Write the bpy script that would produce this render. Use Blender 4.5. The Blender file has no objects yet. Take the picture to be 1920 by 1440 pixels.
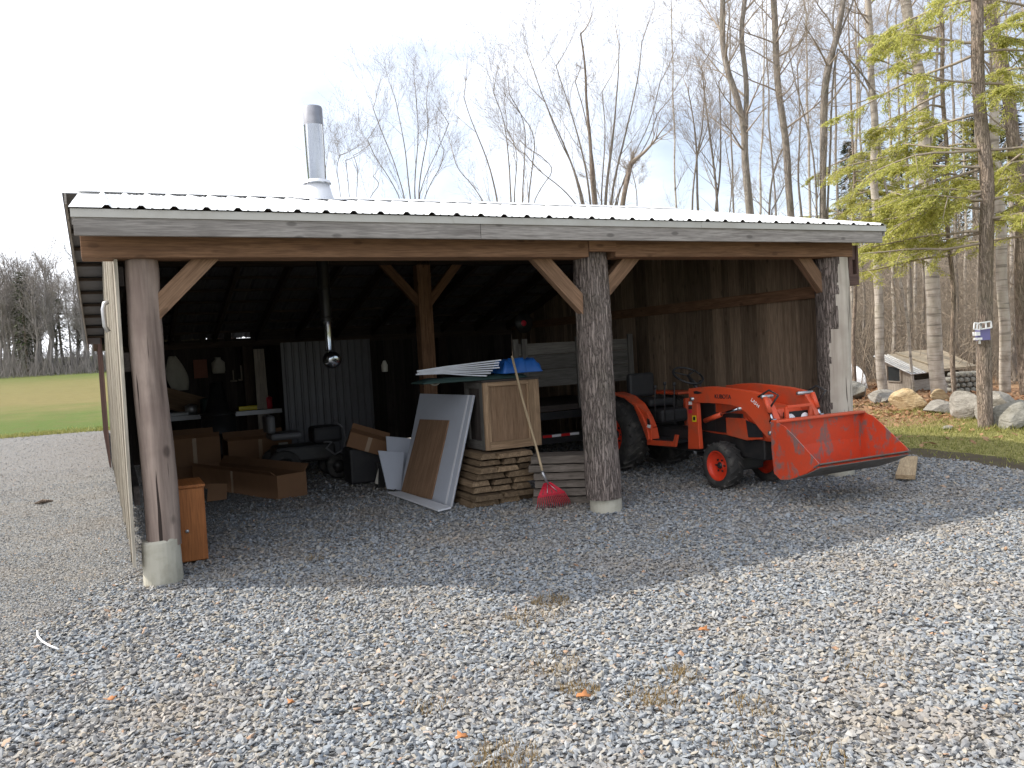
EXPOSURE = 0.75; SUN_STRENGTH = 3.7; SKY_STRENGTH = 0.084; CLOUD = (15.4, 15.7, 16.6, 1); DENS = 1.0
import bpy, math, random
import numpy as np
from mathutils import Vector, Matrix, noise
random.seed(7)
SC = bpy.context.scene
COL = SC.collection
PI = math.pi
# ------------------------------------------------------------------ camera
F, EYE, PITCH, ROLL = 1553.0, 1.7, 2.29, 3.2
CAMR = (Matrix.Rotation(math.radians(90 - PITCH), 3, 'X') @ Matrix.Rotation(math.radians(-ROLL), 3, 'Z'))
CAMP = Vector((0, 0, EYE))
cam = bpy.data.cameras.new('camera')
cam.sensor_fit = 'HORIZONTAL'; cam.sensor_width = 36.0; cam.lens = 36.0 * F / 1920.0
cam.clip_start = 0.05; cam.clip_end = 2000
camo = bpy.data.objects.new('camera', cam); COL.objects.link(camo)
camo.matrix_world = Matrix.Translation(CAMP) @ CAMR.to_4x4()
SC.camera = camo
# measured from the photograph: the shed stands at ORG, turned TH; U runs along its front, V into it
ORG = Vector((-2.892, 6.593, 0.0)); TH = math.atan2(3.27, 6.767)
U = Vector((math.cos(TH), math.sin(TH), 0)); V = Vector((-math.sin(TH), math.cos(TH), 0))
def ray(x, y): return CAMR @ Vector(((x - 960) / F, (720 - y) / F, -1.0))
def gnd(x, y, z=0.0):
    d = ray(x, y); return CAMP + d * ((z - EYE) / d.z)
def dep(x, y, Y):
    d = ray(x, y); return CAMP + d * (Y / d.y)
def W(u, v, z=0.0): return ORG + U * u + V * v + Vector((0, 0, z))
def uv(P):
    q = P - ORG; return Vector((q.dot(U), q.dot(V), P.z))
def PV(x, y, v):
    d = ray(x, y); t = (ORG + V * v - CAMP).dot(V) / d.dot(V); return uv(CAMP + d * t)
def PU(x, y, u):
    d = ray(x, y); t = (ORG + U * u - CAMP).dot(U) / d.dot(U); return uv(CAMP + d * t)
def PZ(x, y, z): return uv(gnd(x, y, z))
def plane_hit(x, y, p, n):                      # shed coordinates
    d = ray(x, y); dl = Vector((d.dot(U), d.dot(V), d.z)); c = uv(CAMP)
    return c + dl * ((p - c).dot(n) / dl.dot(n))
# ------------------------------------------------------------------ objects
def rot_to(d, up=Vector((0, 0, 1))):
    d = d.normalized()
    if abs(d.dot(up)) > 0.999: up = Vector((0, 1, 0))
    y = up.cross(d).normalized(); z = d.cross(y)
    return Matrix((d, y, z)).transposed()
class MB:
    def __init__(s): s.v = []; s.f = []; s.g = []; s.r = []; s.m = []; s.s = []
    def add(s, vs, fs, gs=None, rnd=None, mat=0, smooth=False):
        o = len(s.v)
        if rnd is None: rnd = random.random()
        gs = gs or vs
        off = Vector((rnd * 37.1, rnd * 91.7, rnd * 13.3))
        for a, b in zip(vs, gs):
            s.v.append(tuple(a)); s.g.append(tuple(Vector(b) + off))
        for f in fs:
            s.f.append([i + o for i in f]); s.r.append(rnd); s.m.append(mat); s.s.append(smooth)
    def box(s, c, size, R=None, rnd=None, mat=0):
        hx, hy, hz = size[0] / 2, size[1] / 2, size[2] / 2
        L = [Vector((x, y, z)) for x in (-hx, hx) for y in (-hy, hy) for z in (-hz, hz)]
        k = max(range(3), key=lambda i: size[i])
        G = [Vector((p[k], p[(k + 1) % 3], p[(k + 2) % 3])) for p in L]
        c = Vector(c)
        vs = [c + (R @ p if R else p) for p in L]
        s.add(vs, [(0, 1, 3, 2), (4, 6, 7, 5), (0, 4, 5, 1), (2, 3, 7, 6), (0, 2, 6, 4), (1, 5, 7, 3)], G, rnd, mat)
        return s
    def bb(s, u0, u1, v0, v1, z0, z1, **k):
        return s.box(((u0 + u1) / 2, (v0 + v1) / 2, (z0 + z1) / 2), (abs(u1 - u0), abs(v1 - v0), abs(z1 - z0)), **k)
    def bar(s, p, q, w, h, up=Vector((0, 0, 1)), **k):
        p = Vector(p); q = Vector(q); d = q - p
        return s.box((p + q) / 2, (d.length, w, h), rot_to(d, up), **k)
    def tube(s, pts, rad, n=8, cap=True, smooth=True, rnd=None, mat=0):
        pts = [Vector(p) for p in pts]; m = len(pts)
        if not hasattr(rad, '__len__'): rad = [rad] * m
        vs = []; gs = []; dist = 0; ref = None
        for i, p in enumerate(pts):
            d = (pts[min(i + 1, m - 1)] - pts[max(i - 1, 0)])
            if d.length < 1e-9: d = Vector((0, 0, 1))
            d.normalize()
            if ref is None:
                ref = Vector((1, 0, 0)) if abs(d.x) < 0.8 else Vector((0, 1, 0))
            a = (ref - d * ref.dot(d)).normalized(); b = d.cross(a); ref = a
            if i: dist += (p - pts[i - 1]).length
            for j in range(n):
                t = 2 * PI * j / n; r = rad[i]
                vs.append(p + a * (math.cos(t) * r) + b * (math.sin(t) * r))
                gs.append(Vector((dist, math.cos(t) * r, math.sin(t) * r)))
        fs = [(i * n + j, i * n + (j + 1) % n, (i + 1) * n + (j + 1) % n, (i + 1) * n + j) for i in range(m - 1) for j in range(n)]
        if cap: fs += [tuple(range(n - 1, -1, -1)), tuple(range((m - 1) * n, m * n))]
        s.add(vs, fs, gs, rnd, mat, smooth); return s
    def lathe(s, prof, o, axis, n=24, rnd=None, mat=0, smooth=True):    # prof: (distance along axis, radius)
        R = rot_to(Vector(axis)); o = Vector(o); vs = []
        for (d, r) in prof:
            for j in range(n):
                t = 2 * PI * j / n
                vs.append(o + R @ Vector((d, r * math.cos(t), r * math.sin(t))))
        m = len(prof)
        fs = [(i * n + j, i * n + (j + 1) % n, (i + 1) * n + (j + 1) % n, (i + 1) * n + j) for i in range(m - 1) for j in range(n)]
        s.add(vs, fs, None, rnd, mat, smooth); return s
    def slab(s, quad, t, nrm=None, rnd=None, mat=0):                    # flat polygon given thickness t along its normal
        q = [Vector(p) for p in quad]; n = len(q)
        if nrm is None: nrm = (q[1] - q[0]).cross(q[2] - q[0]).normalized()
        e = (q[1] - q[0]).normalized(); e2 = (q[-1] - q[0])
        ax = (q[1] - q[0]) if (q[1] - q[0]).length > e2.length else e2
        ax = ax.normalized(); bx = nrm.cross(ax)
        vs = q + [p + nrm * t for p in q]
        gs = [Vector((p.dot(ax), p.dot(bx), p.dot(nrm))) for p in vs]
        fs = [tuple(range(n - 1, -1, -1)), tuple(range(n, 2 * n))] + [(i, (i + 1) % n, n + (i + 1) % n, n + i) for i in range(n)]
        s.add(vs, fs, gs, rnd, mat); return s
    def build(s, name, mat, parent=None, org=None, rz=None, loc=None, bevel=0):
        o_ = Vector(parent['_o']) if parent is not None else Vector(org or (0, 0, 0))
        me = bpy.data.meshes.new(name)
        me.from_pydata([tuple(Vector(p) - o_) for p in s.v], [], s.f)
        at = me.attributes.new('g', 'FLOAT_VECTOR', 'POINT'); at.data.foreach_set('vector', [c for p in s.g for c in p])
        at = me.attributes.new('rnd', 'FLOAT', 'FACE'); at.data.foreach_set('value', s.r)
        for m_ in (mat if isinstance(mat, (list, tuple)) else [mat]): me.materials.append(m_)
        me.polygons.foreach_set('material_index', s.m); me.polygons.foreach_set('use_smooth', s.s)
        me.update()
        ob = bpy.data.objects.new(name, me); COL.objects.link(ob)
        if parent is not None: ob.parent = parent; ob['_o'] = tuple(o_)
        else:
            if rz is not None: ob.rotation_euler = (0, 0, rz)
            ob.location = loc if loc is not None else (W(*o_) if rz is not None else o_)
            ob['_o'] = tuple(o_)
        if bevel:
            b = ob.modifiers.new('bevel', 'BEVEL'); b.width = bevel; b.segments = 2; b.limit_method = 'ANGLE'; b.angle_limit = math.radians(40)
        return ob
def tag(o, label, cat, group=None, kind=None):
    o['label'] = label; o['category'] = cat
    if group: o['group'] = group
    if kind: o['kind'] = kind
    return o
def bthing(name, label, cat, org, group=None):      # a thing given in shed coordinates
    e = bpy.data.objects.new(name, None); COL.objects.link(e); e.empty_display_size = 0.2
    e.location = W(*org); e.rotation_euler = (0, 0, TH); e['_o'] = tuple(org)
    return tag(e, label, cat, group)
def wthing(name, label, cat, org, group=None):      # a thing given in world coordinates
    e = bpy.data.objects.new(name, None); COL.objects.link(e); e.empty_display_size = 0.2
    e.location = org; e['_o'] = tuple(org)
    return tag(e, label, cat, group)
def copy_tree(o, parent=None):
    c = o.copy(); COL.objects.link(c)
    if parent is not None: c.parent = parent
    for ch in list(o.children): copy_tree(ch, c)
    return c
# ------------------------------------------------------------------ materials
class NT:
    def __init__(s, name):
        m = bpy.data.materials.new(name); m.use_nodes = True; s.m = m; s.t = m.node_tree; s.t.nodes.clear()
        s.out = s.n('ShaderNodeOutputMaterial'); s.b = s.n('ShaderNodeBsdfPrincipled')
        s.t.links.new(s.b.outputs[0], s.out.inputs[0])
    def n(s, kind, **k):
        x = s.t.nodes.new(kind)
        for a, v in k.items(): setattr(x, a, v)
        return x
    def l(s, a, b): s.t.links.new(a, b)
    def val(s, sock, v):
        if hasattr(v, 'is_output'): s.l(v, sock)
        else: sock.default_value = v
    def attr(s, nm, out='Fac'): return s.n('ShaderNodeAttribute', attribute_name=nm).outputs[out]
    def coord(s, kind='Object', scale=(1, 1, 1), attr=None, vec=None):
        mp = s.n('ShaderNodeMapping'); mp.inputs['Scale'].default_value = scale
        s.l(vec if vec else (s.attr(attr, 'Vector') if attr else s.n('ShaderNodeTexCoord').outputs[kind]), mp.inputs[0]); return mp.outputs[0]
    def pos(s): return s.n('ShaderNodeNewGeometry').outputs['Position']
    def noise(s, vec, scale, detail=6, rough=0.6, dist=0.0):
        x = s.n('ShaderNodeTexNoise'); s.l(vec, x.inputs['Vector']); x.inputs['Scale'].default_value = scale
        x.inputs['Detail'].default_value = detail; x.inputs['Roughness'].default_value = rough; x.inputs['Distortion'].default_value = dist
        return x.outputs['Fac']
    def vor(s, vec, scale, out='Distance', feature='F1'):
        x = s.n('ShaderNodeTexVoronoi', feature=feature); s.l(vec, x.inputs['Vector']); x.inputs['Scale'].default_value = scale; return x.outputs[out]
    def ramp(s, fac, stops, interp='LINEAR'):
        r = s.n('ShaderNodeValToRGB'); r.color_ramp.interpolation = interp; e = r.color_ramp.elements
        while len(e) > 1: e.remove(e[-1])
        e[0].position = stops[0][0]; e[0].color = rgba(stops[0][1])
        for p, c in stops[1:]:
            x = e.new(p); x.color = rgba(c)
        s.val(r.inputs[0], fac); return r.outputs[0]
    def mix(s, fac, a, b, blend='MIX'):
        x = s.n('ShaderNodeMix', data_type='RGBA', blend_type=blend); s.val(x.inputs[0], fac)
        s.val(x.inputs[6], rgba(a)); s.val(x.inputs[7], rgba(b)); return x.outputs[2]
    def math(s, op, a, b=0.0):
        x = s.n('ShaderNodeMath', operation=op); s.val(x.inputs[0], a); s.val(x.inputs[1], b); return x.outputs[0]
    def bump(s, h, strength=0.4, dist=0.01):
        x = s.n('ShaderNodeBump'); x.inputs['Strength'].default_value = strength; x.inputs['Distance'].default_value = dist
        s.l(h, x.inputs['Height']); s.l(x.outputs[0], s.b.inputs['Normal'])
    def fin(s, col, rough=0.7, metal=0.0, spec=0.4):
        s.val(s.b.inputs['Base Color'], rgba(col)); s.val(s.b.inputs['Roughness'], rough); s.val(s.b.inputs['Metallic'], metal)
        s.b.inputs['Specular IOR Level'].default_value = spec; return s.m
def rgba(c):
    if hasattr(c, 'is_output'): return c
    if isinstance(c, (int, float)): return (c, c, c, 1)
    return tuple(c) + (1,) if len(c) == 3 else c
def wood(name, c1, c2, c3, knots=0.0, var=0.5, rough=0.85, gs=1.0):
    s = NT(name)
    g = s.coord(attr='g', scale=(1.2 * gs, 22 * gs, 22 * gs))
    a = s.noise(g, 1.0, 8, 0.65, 0.6)
    b = s.noise(s.coord(attr='g', scale=(5, 90, 90)), 1.0, 3, 0.6)
    c = s.noise(s.coord(attr='g', scale=(2.2, 4, 4)), 1.0, 4, 0.6)
    col = s.ramp(a, [(0.3, c1), (0.52, c2), (0.75, c3)])
    col = s.mix(s.ramp(b, [(0.35, 0.55), (0.6, 0.0)]), col, tuple(x * 0.5 for x in c1))
    col = s.mix(s.ramp(c, [(0.45, 0.0), (0.75, 0.5)]), col, tuple(x * 0.6 for x in c2))
    r = s.attr('rnd')
    k = s.math('ADD', s.math('MULTIPLY', r, var), 1.0 - var * 0.5)
    mm = s.n('ShaderNodeMix', data_type='RGBA', blend_type='MULTIPLY'); mm.inputs[0].default_value = 1.0
    s.l(col, mm.inputs[6]); cc = s.n('ShaderNodeCombineColor')
    for i in range(3): s.l(k, cc.inputs[i])
    s.l(cc.outputs[0], mm.inputs[7]); col = mm.outputs[2]
    if knots:
        kd = s.vor(s.coord(attr='g', scale=(3.2, 7, 7)), 1.0)
        col = s.mix(s.ramp(kd, [(0.0, knots), (0.1, knots), (0.17, 0.0)]), col, tuple(x * 0.35 for x in c1))
    s.bump(s.math('ADD', a, s.math('MULTIPLY', b, 0.5)), 0.45, 0.006)
    return s.fin(col, rough, 0, 0.25)
def plain(name, c, rough=0.5, metal=0.0, dirt=0.25, dc=(0.06, 0.05, 0.04), sc=9.0, spec=0.4):
    s = NT(name); p = s.coord('Object')
    n1 = s.noise(p, sc, 7, 0.65, 0.3); n2 = s.noise(p, sc * 0.25, 4, 0.6)
    col = s.mix(s.ramp(s.math('MULTIPLY', n1, s.math('ADD', n2, 0.5)), [(0.45, 0.0), (0.75, dirt)]), c, dc)
    col = s.mix(s.ramp(n2, [(0.35, 0.0), (0.7, 0.22)]), col, tuple(x * 0.75 for x in c))
    r = s.math('ADD', s.math('MULTIPLY', n1, 0.25), rough - 0.12)
    s.bump(n1, 0.12, 0.004)
    return s.fin(col, r, metal, spec)
def bark(name, c1, c2, c3, zs=0.25, sc=14.0, strength=0.9, lichen=None, bands=0.0, streak=0.0, crack=0.0, knot=0.0):
    s = NT(name); p = s.coord('Object', (1, 1, zs))
    a = s.noise(p, sc, 8, 0.7, 0.8); v = s.vor(p, sc * 1.3); b = s.noise(s.coord('Object'), 1.7, 4, 0.6)
    h = s.math('ADD', a, s.math('MULTIPLY', v, 0.5))
    col = s.ramp(h, [(0.35, c1), (0.6, c2), (0.95, c3)])
    if lichen: col = s.mix(s.ramp(b, [(0.48, 0.0), (0.66, 0.65)]), col, lichen)
    if bands:
        z = s.noise(s.coord('Object', (0.6, 0.6, 9)), 1.0, 4, 0.7)
        col = s.mix(s.ramp(z, [(0.52, 0.0), (0.62, bands)]), col, c1)
    if crack:
        nt = s.n('ShaderNodeTexNoise'); s.l(s.coord('Object', (1, 1, .4)), nt.inputs['Vector']); nt.inputs['Scale'].default_value = 16; nt.inputs['Detail'].default_value = 4; va = s.n('ShaderNodeVectorMath', operation='MULTIPLY_ADD'); s.l(nt.outputs['Color'], va.inputs[0]); va.inputs[1].default_value = (.05, .05, .05); s.l(s.coord('Object', (1, 1, 0.1)), va.inputs[2])
        ed = s.vor(va.outputs[0], 42.0, 'Distance', 'DISTANCE_TO_EDGE'); em = s.ramp(ed, [(0.0, 1.0), (0.06, 0.6), (0.2, 0.0)]); col = s.mix(s.math('MULTIPLY', em, crack), col, tuple(x * .45 for x in c1)); h = s.math('SUBTRACT', h, s.math('MULTIPLY', em, 0.7))
        fn = s.noise(s.coord('Object', (1, 1, .5)), 75.0, 4, 0.7); col = s.mix(s.ramp(fn, [(0.5, 0.0), (0.68, 0.4)]), col, c3); h = s.math('ADD', h, s.math('MULTIPLY', fn, 0.4))
    if knot:
        kd = s.vor(s.coord('Object', (1, 1, 0.7)), 3.1); km = s.ramp(kd, [(0.0, 1.0), (0.09, 0.9), (0.15, 0.0)]); col = s.mix(s.math('MULTIPLY', km, knot), col, tuple(x * .35 for x in c1))
    if streak:
        st = s.noise(s.coord('Object', (1, 1, 0.06)), 9.0, 4, 0.6); col = s.mix(s.ramp(st, [(0.5, 0.0), (0.62, streak)]), col, c1)
        ck = s.noise(s.coord('Object', (1, 1, 0.035)), 26.0, 2, 0.5); ckm = s.ramp(ck, [(0.655, 0.0), (0.68, 1.0)]); col = s.mix(ckm, col, tuple(x * .4 for x in c1)); h = s.math('SUBTRACT', h, s.math('MULTIPLY', ckm, 0.8))
    s.bump(h, strength, 0.02)
    return s.fin(col, 0.9, 0, 0.2)
M = {}
M['old_wood'] = wood('weathered_grey_wood', (0.2, 0.18, 0.165), (0.33, 0.305, 0.28), (0.42, 0.39, 0.36), 0.6, 0.25)
M['beam_wood'] = wood('brown_beam_timber', (0.16, 0.085, 0.05), (0.27, 0.15, 0.085), (0.34, 0.205, 0.125), 0.5, 0.35)
M['brace_wood'] = wood('brown_brace_timber', (0.17, 0.1, 0.06), (0.28, 0.17, 0.105), (0.34, 0.22, 0.14), 0.5, 0.2)
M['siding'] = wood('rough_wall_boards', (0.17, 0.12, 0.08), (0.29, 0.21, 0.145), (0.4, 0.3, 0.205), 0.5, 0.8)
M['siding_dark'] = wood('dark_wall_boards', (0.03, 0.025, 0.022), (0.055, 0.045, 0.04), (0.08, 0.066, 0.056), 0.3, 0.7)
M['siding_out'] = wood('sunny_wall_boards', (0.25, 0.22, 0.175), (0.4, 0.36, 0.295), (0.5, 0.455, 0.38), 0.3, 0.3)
M['siding_red'] = wood('brown_stained_boards', (0.1, 0.06, 0.05), (0.15, 0.095, 0.08), (0.2, 0.13, 0.11), 0.2, 0.4)
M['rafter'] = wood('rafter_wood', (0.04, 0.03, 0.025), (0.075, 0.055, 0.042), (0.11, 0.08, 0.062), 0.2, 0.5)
M['slab_wood'] = wood('sawn_slab_wood', (0.11, 0.075, 0.045), (0.2, 0.14, 0.085), (0.34, 0.25, 0.155), 0.4, 0.9)
M['slab_grey'] = wood('aged_slab_wood', (0.09, 0.075, 0.06), (0.155, 0.13, 0.11), (0.23, 0.195, 0.16), 0.4, 0.5)
M['crate_frame'] = wood('crate_frame_pine', (0.2, 0.13, 0.075), (0.32, 0.215, 0.13), (0.41, 0.29, 0.18), 0.5, 0.3)
M['crate_panel'] = wood('crate_plywood', (0.17, 0.105, 0.062), (0.235, 0.15, 0.09), (0.29, 0.19, 0.12), 0.2, 0.12, gs=0.5)
M['trailer_wood'] = wood('trailer_boards', (0.1, 0.095, 0.085), (0.16, 0.15, 0.135), (0.21, 0.2, 0.18), 0.3, 0.4)
M['panel_brown'] = wood('brown_sheet_board', (0.2, 0.12, 0.07), (0.27, 0.165, 0.1), (0.33, 0.215, 0.135), 0.0, 0.1, gs=0.8)
M['cabinet_wood'] = wood('orange_cabinet_veneer', (0.33, 0.115, 0.035), (0.41, 0.15, 0.045), (0.46, 0.18, 0.06), 0.0, 0.1, 0.5, gs=0.6)
M['pale_plank'] = wood('pale_fresh_plank', (0.36, 0.26, 0.15), (0.5, 0.38, 0.235), (0.58, 0.46, 0.3), 0.4, 0.2)
M['handle_wood'] = wood('ash_handle_wood', (0.35, 0.26, 0.16), (0.47, 0.37, 0.24), (0.55, 0.45, 0.31), 0.0, 0.2)
M['hut_wood'] = wood('grey_hut_boards', (0.3, 0.26, 0.22), (0.42, 0.37, 0.31), (0.5, 0.45, 0.39), 0.3, 0.5)
M['hut_roof'] = wood('tan_roof_boards', (0.34, 0.28, 0.2), (0.46, 0.385, 0.28), (0.54, 0.46, 0.35), 0.1, 0.3)
M['log_peeled'] = bark('peeled_log', (0.09, 0.066, 0.056), (0.21, 0.16, 0.135), (0.36, 0.285, 0.24), 0.1, 9.0, 0.7, (0.19, 0.14, 0.12), streak=0.4, knot=.8)
M['log_bark'] = bark('rough_log_bark', (0.07, 0.056, 0.048), (0.2, 0.162, 0.142), (0.33, 0.275, 0.245), 0.2, 26.0, 1.0, (0.13, 0.115, 0.09), crack=.75)
M['log_pale'] = bark('pale_bare_log', (0.2, 0.165, 0.135), (0.42, 0.37, 0.31), (0.52, 0.47, 0.4), 0.08, 8.0, 0.4, (0.34, 0.29, 0.24), streak=0.25, knot=.9)
M['bark_grey'] = bark('grey_maple_bark', (0.1, 0.085, 0.072), (0.25, 0.212, 0.18), (0.37, 0.325, 0.28), 0.3, 11.0, 1.0, (0.2, 0.19, 0.14), crack=.4)
M['bark_pale'] = bark('pale_birch_bark', (0.13, 0.11, 0.09), (0.32, 0.28, 0.235), (0.45, 0.405, 0.355), 0.6, 5.0, 0.5, (0.3, 0.28, 0.22), 0.8)
M['bark_brown'] = bark('brown_hemlock_bark', (0.085, 0.066, 0.053), (0.24, 0.185, 0.145), (0.38, 0.305, 0.25), 0.2, 14.0, 1.0, (0.25, 0.22, 0.16), crack=.6)
M['twig'] = plain('bare_twig', (0.3, 0.25, 0.2), 0.85, 0, 0.3, (0.1, 0.085, 0.07), 3, 0.2)
M['twig_far'] = plain('distant_twig', (0.26, 0.235, 0.22), 0.9, 0, 0.3, (0.07, 0.06, 0.055), 0.8, 0.1)
M['brush'] = plain('thicket_stems', (0.3, 0.25, 0.195), 0.9, 0, 0.4, (0.14, 0.11, 0.085), 1.5, 0.1)
M['concrete'] = plain('cast_concrete', (0.42, 0.4, 0.33), 0.9, 0, 0.5, (0.2, 0.19, 0.13), 7)
M['roof_metal'] = plain('galvanised_roofing', (0.74, 0.75, 0.76), 0.42, 0.55, 0.1, (0.4, 0.38, 0.35), 3)
M['flashing'] = plain('grey_drip_edge', (0.46, 0.44, 0.4), 0.45, 0.4, 0.25, (0.3, 0.27, 0.22), 5)
M['roof_under_shade'] = plain('shaded_roof_underside', (0.13, 0.13, 0.14), 0.6, 0.1, 0.3, (0.08, 0.06, 0.05), 4)  # same roofing sheet, with the shade beneath it put into a darker colour
M['steel'] = plain('bright_stainless', (0.42, 0.45, 0.5), 0.16, 1.0, 0.12, (0.3, 0.28, 0.25), 6)
M['steel_dull'] = plain('sooty_stainless', (0.3, 0.3, 0.32), 0.4, 0.9, 0.3, (0.1, 0.09, 0.1), 6)
M['white_metal'] = plain('white_flashing', (0.72, 0.73, 0.76), 0.4, 0.3, 0.08, (0.4, 0.4, 0.4), 5)
M['black_pipe'] = plain('black_stove_pipe', (0.03, 0.03, 0.032), 0.35, 0.5, 0.2, (0.08, 0.06, 0.05), 6)
M['orange'] = plain('orange_tractor_paint', (0.58, 0.07, 0.022), 0.5, 0, 0.65, (0.2, 0.1, 0.06), 4, 0.5)
M['orange_red'] = plain('orange_rim_paint', (0.62, 0.04, 0.014), 0.45, 0, 0.3, (0.2, 0.07, 0.035), 14, 0.4)
M['black_paint'] = plain('black_machine_paint', (0.018, 0.018, 0.019), 0.45, 0, 0.4, (0.07, 0.06, 0.05), 8)
M['black_plastic'] = plain('black_plastic', (0.02, 0.02, 0.022), 0.55, 0, 0.3, (0.06, 0.055, 0.05), 8)
M['rubber'] = plain('dusty_rubber', (0.03, 0.029, 0.028), 0.8, 0, 0.7, (0.13, 0.12, 0.105), 7)
M['worn_steel'] = plain('worn_scraped_steel', (0.2, 0.19, 0.18), 0.5, 0.6, 0.5, (0.12, 0.07, 0.04), 9)
M['white_board'] = plain('grey_white_melamine', (0.44, 0.47, 0.53), 0.4, 0, 0.12, (0.3, 0.3, 0.31), 4)
M['white_edge'] = plain('white_trim', (0.66, 0.67, 0.7), 0.5, 0, 0.1, (0.4, 0.4, 0.4), 6)
M['cardboard'] = plain('brown_cardboard', (0.21, 0.115, 0.062), 0.85, 0, 0.3, (0.14, 0.08, 0.05), 4, 0.2)
M['tarp_blue'] = plain('blue_tarp', (0.015, 0.1, 0.36), 0.45, 0, 0.25, (0.02, 0.06, 0.2), 10)
M['tarp_green'] = plain('dark_green_tarp', (0.02, 0.045, 0.04), 0.6, 0, 0.2, (0.04, 0.04, 0.04), 8)
M['pvc'] = plain('pale_grey_plastic', (0.55, 0.58, 0.63), 0.45, 0, 0.2, (0.3, 0.3, 0.3), 9)
M['rake_red'] = plain('red_rake_plastic', (0.55, 0.02, 0.045), 0.45, 0, 0.25, (0.2, 0.05, 0.05), 20)
M['zinc'] = plain('zinc_steel', (0.45, 0.45, 0.46), 0.4, 0.8, 0.3, (0.2, 0.17, 0.14), 15)
M['tape_red'] = plain('red_reflector', (0.6, 0.02, 0.02), 0.3, 0, 0.05)
M['tape_white'] = plain('white_reflector', (0.8, 0.8, 0.82), 0.3, 0, 0.05)
M['sticker_yellow'] = plain('yellow_decal', (0.75, 0.6, 0.02), 0.4, 0, 0.1)
M['cloth'] = plain('old_white_cloth', (0.5, 0.48, 0.42), 0.9, 0, 0.3, (0.3, 0.25, 0.2), 12)
M['grey_metal_sheet'] = plain('dull_sheet_metal', (0.11, 0.11, 0.115), 0.5, 0.3, 0.4, (0.1, 0.09, 0.085), 3)
M['glass'] = plain('dark_window', (0.03, 0.035, 0.04), 0.15, 0, 0.1)
M['picture'] = plain('reddish_board', (0.22, 0.08, 0.05), 0.7, 0, 0.3, (0.1, 0.05, 0.04), 8)
M['white_paint'] = plain('white_paint', (0.8, 0.8, 0.8), 0.5, 0, 0.1, (0.5, 0.5, 0.5), 12)
M['blue_grey'] = plain('slate_blue_paint', (0.16, 0.15, 0.33), 0.6, 0, 0.1)
M['leaf_dry'] = plain('dry_leaf', (0.36, 0.15, 0.055), 0.7, 0, 0.4, (0.25, 0.09, 0.03), 40)
def leafmat(name, c1, c2, tr=0.45):
    s = NT(name); r = s.attr('rnd'); col = s.ramp(r, [(0.0, c1), (1.0, c2)])
    s.fin(col, 0.6, 0, 0.25)
    t = s.n('ShaderNodeBsdfTranslucent'); s.l(col, t.inputs[0]); mx = s.n('ShaderNodeMixShader'); mx.inputs[0].default_value = tr
    s.l(s.b.outputs[0], mx.inputs[1]); s.l(t.outputs[0], mx.inputs[2]); s.l(mx.outputs[0], s.out.inputs[0]); return s.m
M['needles'] = leafmat('hemlock_needles', (0.27, 0.29, 0.07), (0.6, 0.58, 0.18), 0.6)
M['needles_dark'] = leafmat('dark_needles', (0.03, 0.045, 0.02), (0.075, 0.09, 0.035), 0.2)
M['litter'] = leafmat('leaf_litter', (0.24, 0.12, 0.06), (0.42, 0.26, 0.15), 0.2)
M['grass'] = leafmat('grass_blades', (0.13, 0.15, 0.03), (0.38, 0.36, 0.13), 0.3)
M['weed'] = leafmat('dry_weed', (0.2, 0.14, 0.065), (0.34, 0.25, 0.13), 0.3)

def worn(name):
    s = NT(name); p = s.coord('Object', (1, 1, 1)); n1 = s.noise(s.coord('Object', (3.5, 3, 1.2)), 1.6, 6, 0.65, 0.5); n2 = s.noise(p, 14, 6, 0.7)
    h = s.math('ADD', s.math('MULTIPLY', n1, 0.7), s.math('MULTIPLY', n2, 0.3))
    col = s.mix(s.ramp(n2, [(0.4, 0.0), (0.75, 0.35)]), (0.54, 0.058, 0.022), (0.3, 0.065, 0.035))
    col = s.mix(s.ramp(h, [(0.5, 0.0), (0.56, 0.8), (0.7, 0.95)]), col, (0.16, 0.13, 0.12))
    sz = s.n('ShaderNodeSeparateXYZ'); s.l(p, sz.inputs[0]); mud = s.math('ADD', s.math('MULTIPLY', sz.outputs[2], -2.2), s.math('ADD', n2, 0.62))
    col = s.mix(s.ramp(mud, [(0.42, 0.0), (0.75, 0.8)]), col, (0.17, 0.125, 0.095))
    s.bump(n2, 0.2, 0.004); return s.fin(col, s.math('ADD', s.math('MULTIPLY', n2, 0.3), 0.3), 0, 0.4)
M['bucket_paint'] = worn('scraped_bucket_paint')
M['soil'] = plain('dark_soil', (0.075, 0.06, 0.042), 0.95, 0, 0.6, (0.13, 0.12, 0.05), 5, 0.1)
M['tape_brown'] = plain('packing_tape', (0.3, 0.2, 0.12), 0.3, 0, 0.1)
# ------------------------------------------------------------------ world and sun
SUNV = Vector((-3.28, 0.58, 2.87)).normalized()
EL = math.asin(SUNV.z); AZ = math.atan2(SUNV.x, SUNV.y)
w = bpy.data.worlds.new('World'); SC.world = w; w.use_nodes = True
t = w.node_tree; t.nodes.clear()
def wn(k, **a):
    x = t.nodes.new(k)
    for i, j in a.items(): setattr(x, i, j)
    return x
wo = wn('ShaderNodeOutputWorld'); bg = wn('ShaderNodeBackground'); sky = wn('ShaderNodeTexSky', sky_type='NISHITA', sun_disc=False)
sky.sun_elevation = EL; sky.sun_rotation = AZ; sky.air_density = 1.0; sky.dust_density = 0.6; sky.ozone_density = 3.0
bg.inputs[1].default_value = SKY_STRENGTH
tc = wn('ShaderNodeTexCoord'); mp = wn('ShaderNodeMapping'); mp.inputs['Scale'].default_value = (1.0, 1.0, 2.4)
mp.inputs['Location'].default_value = (0.3, 0.1, 0.4)
t.links.new(tc.outputs['Generated'], mp.inputs[0])
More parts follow.
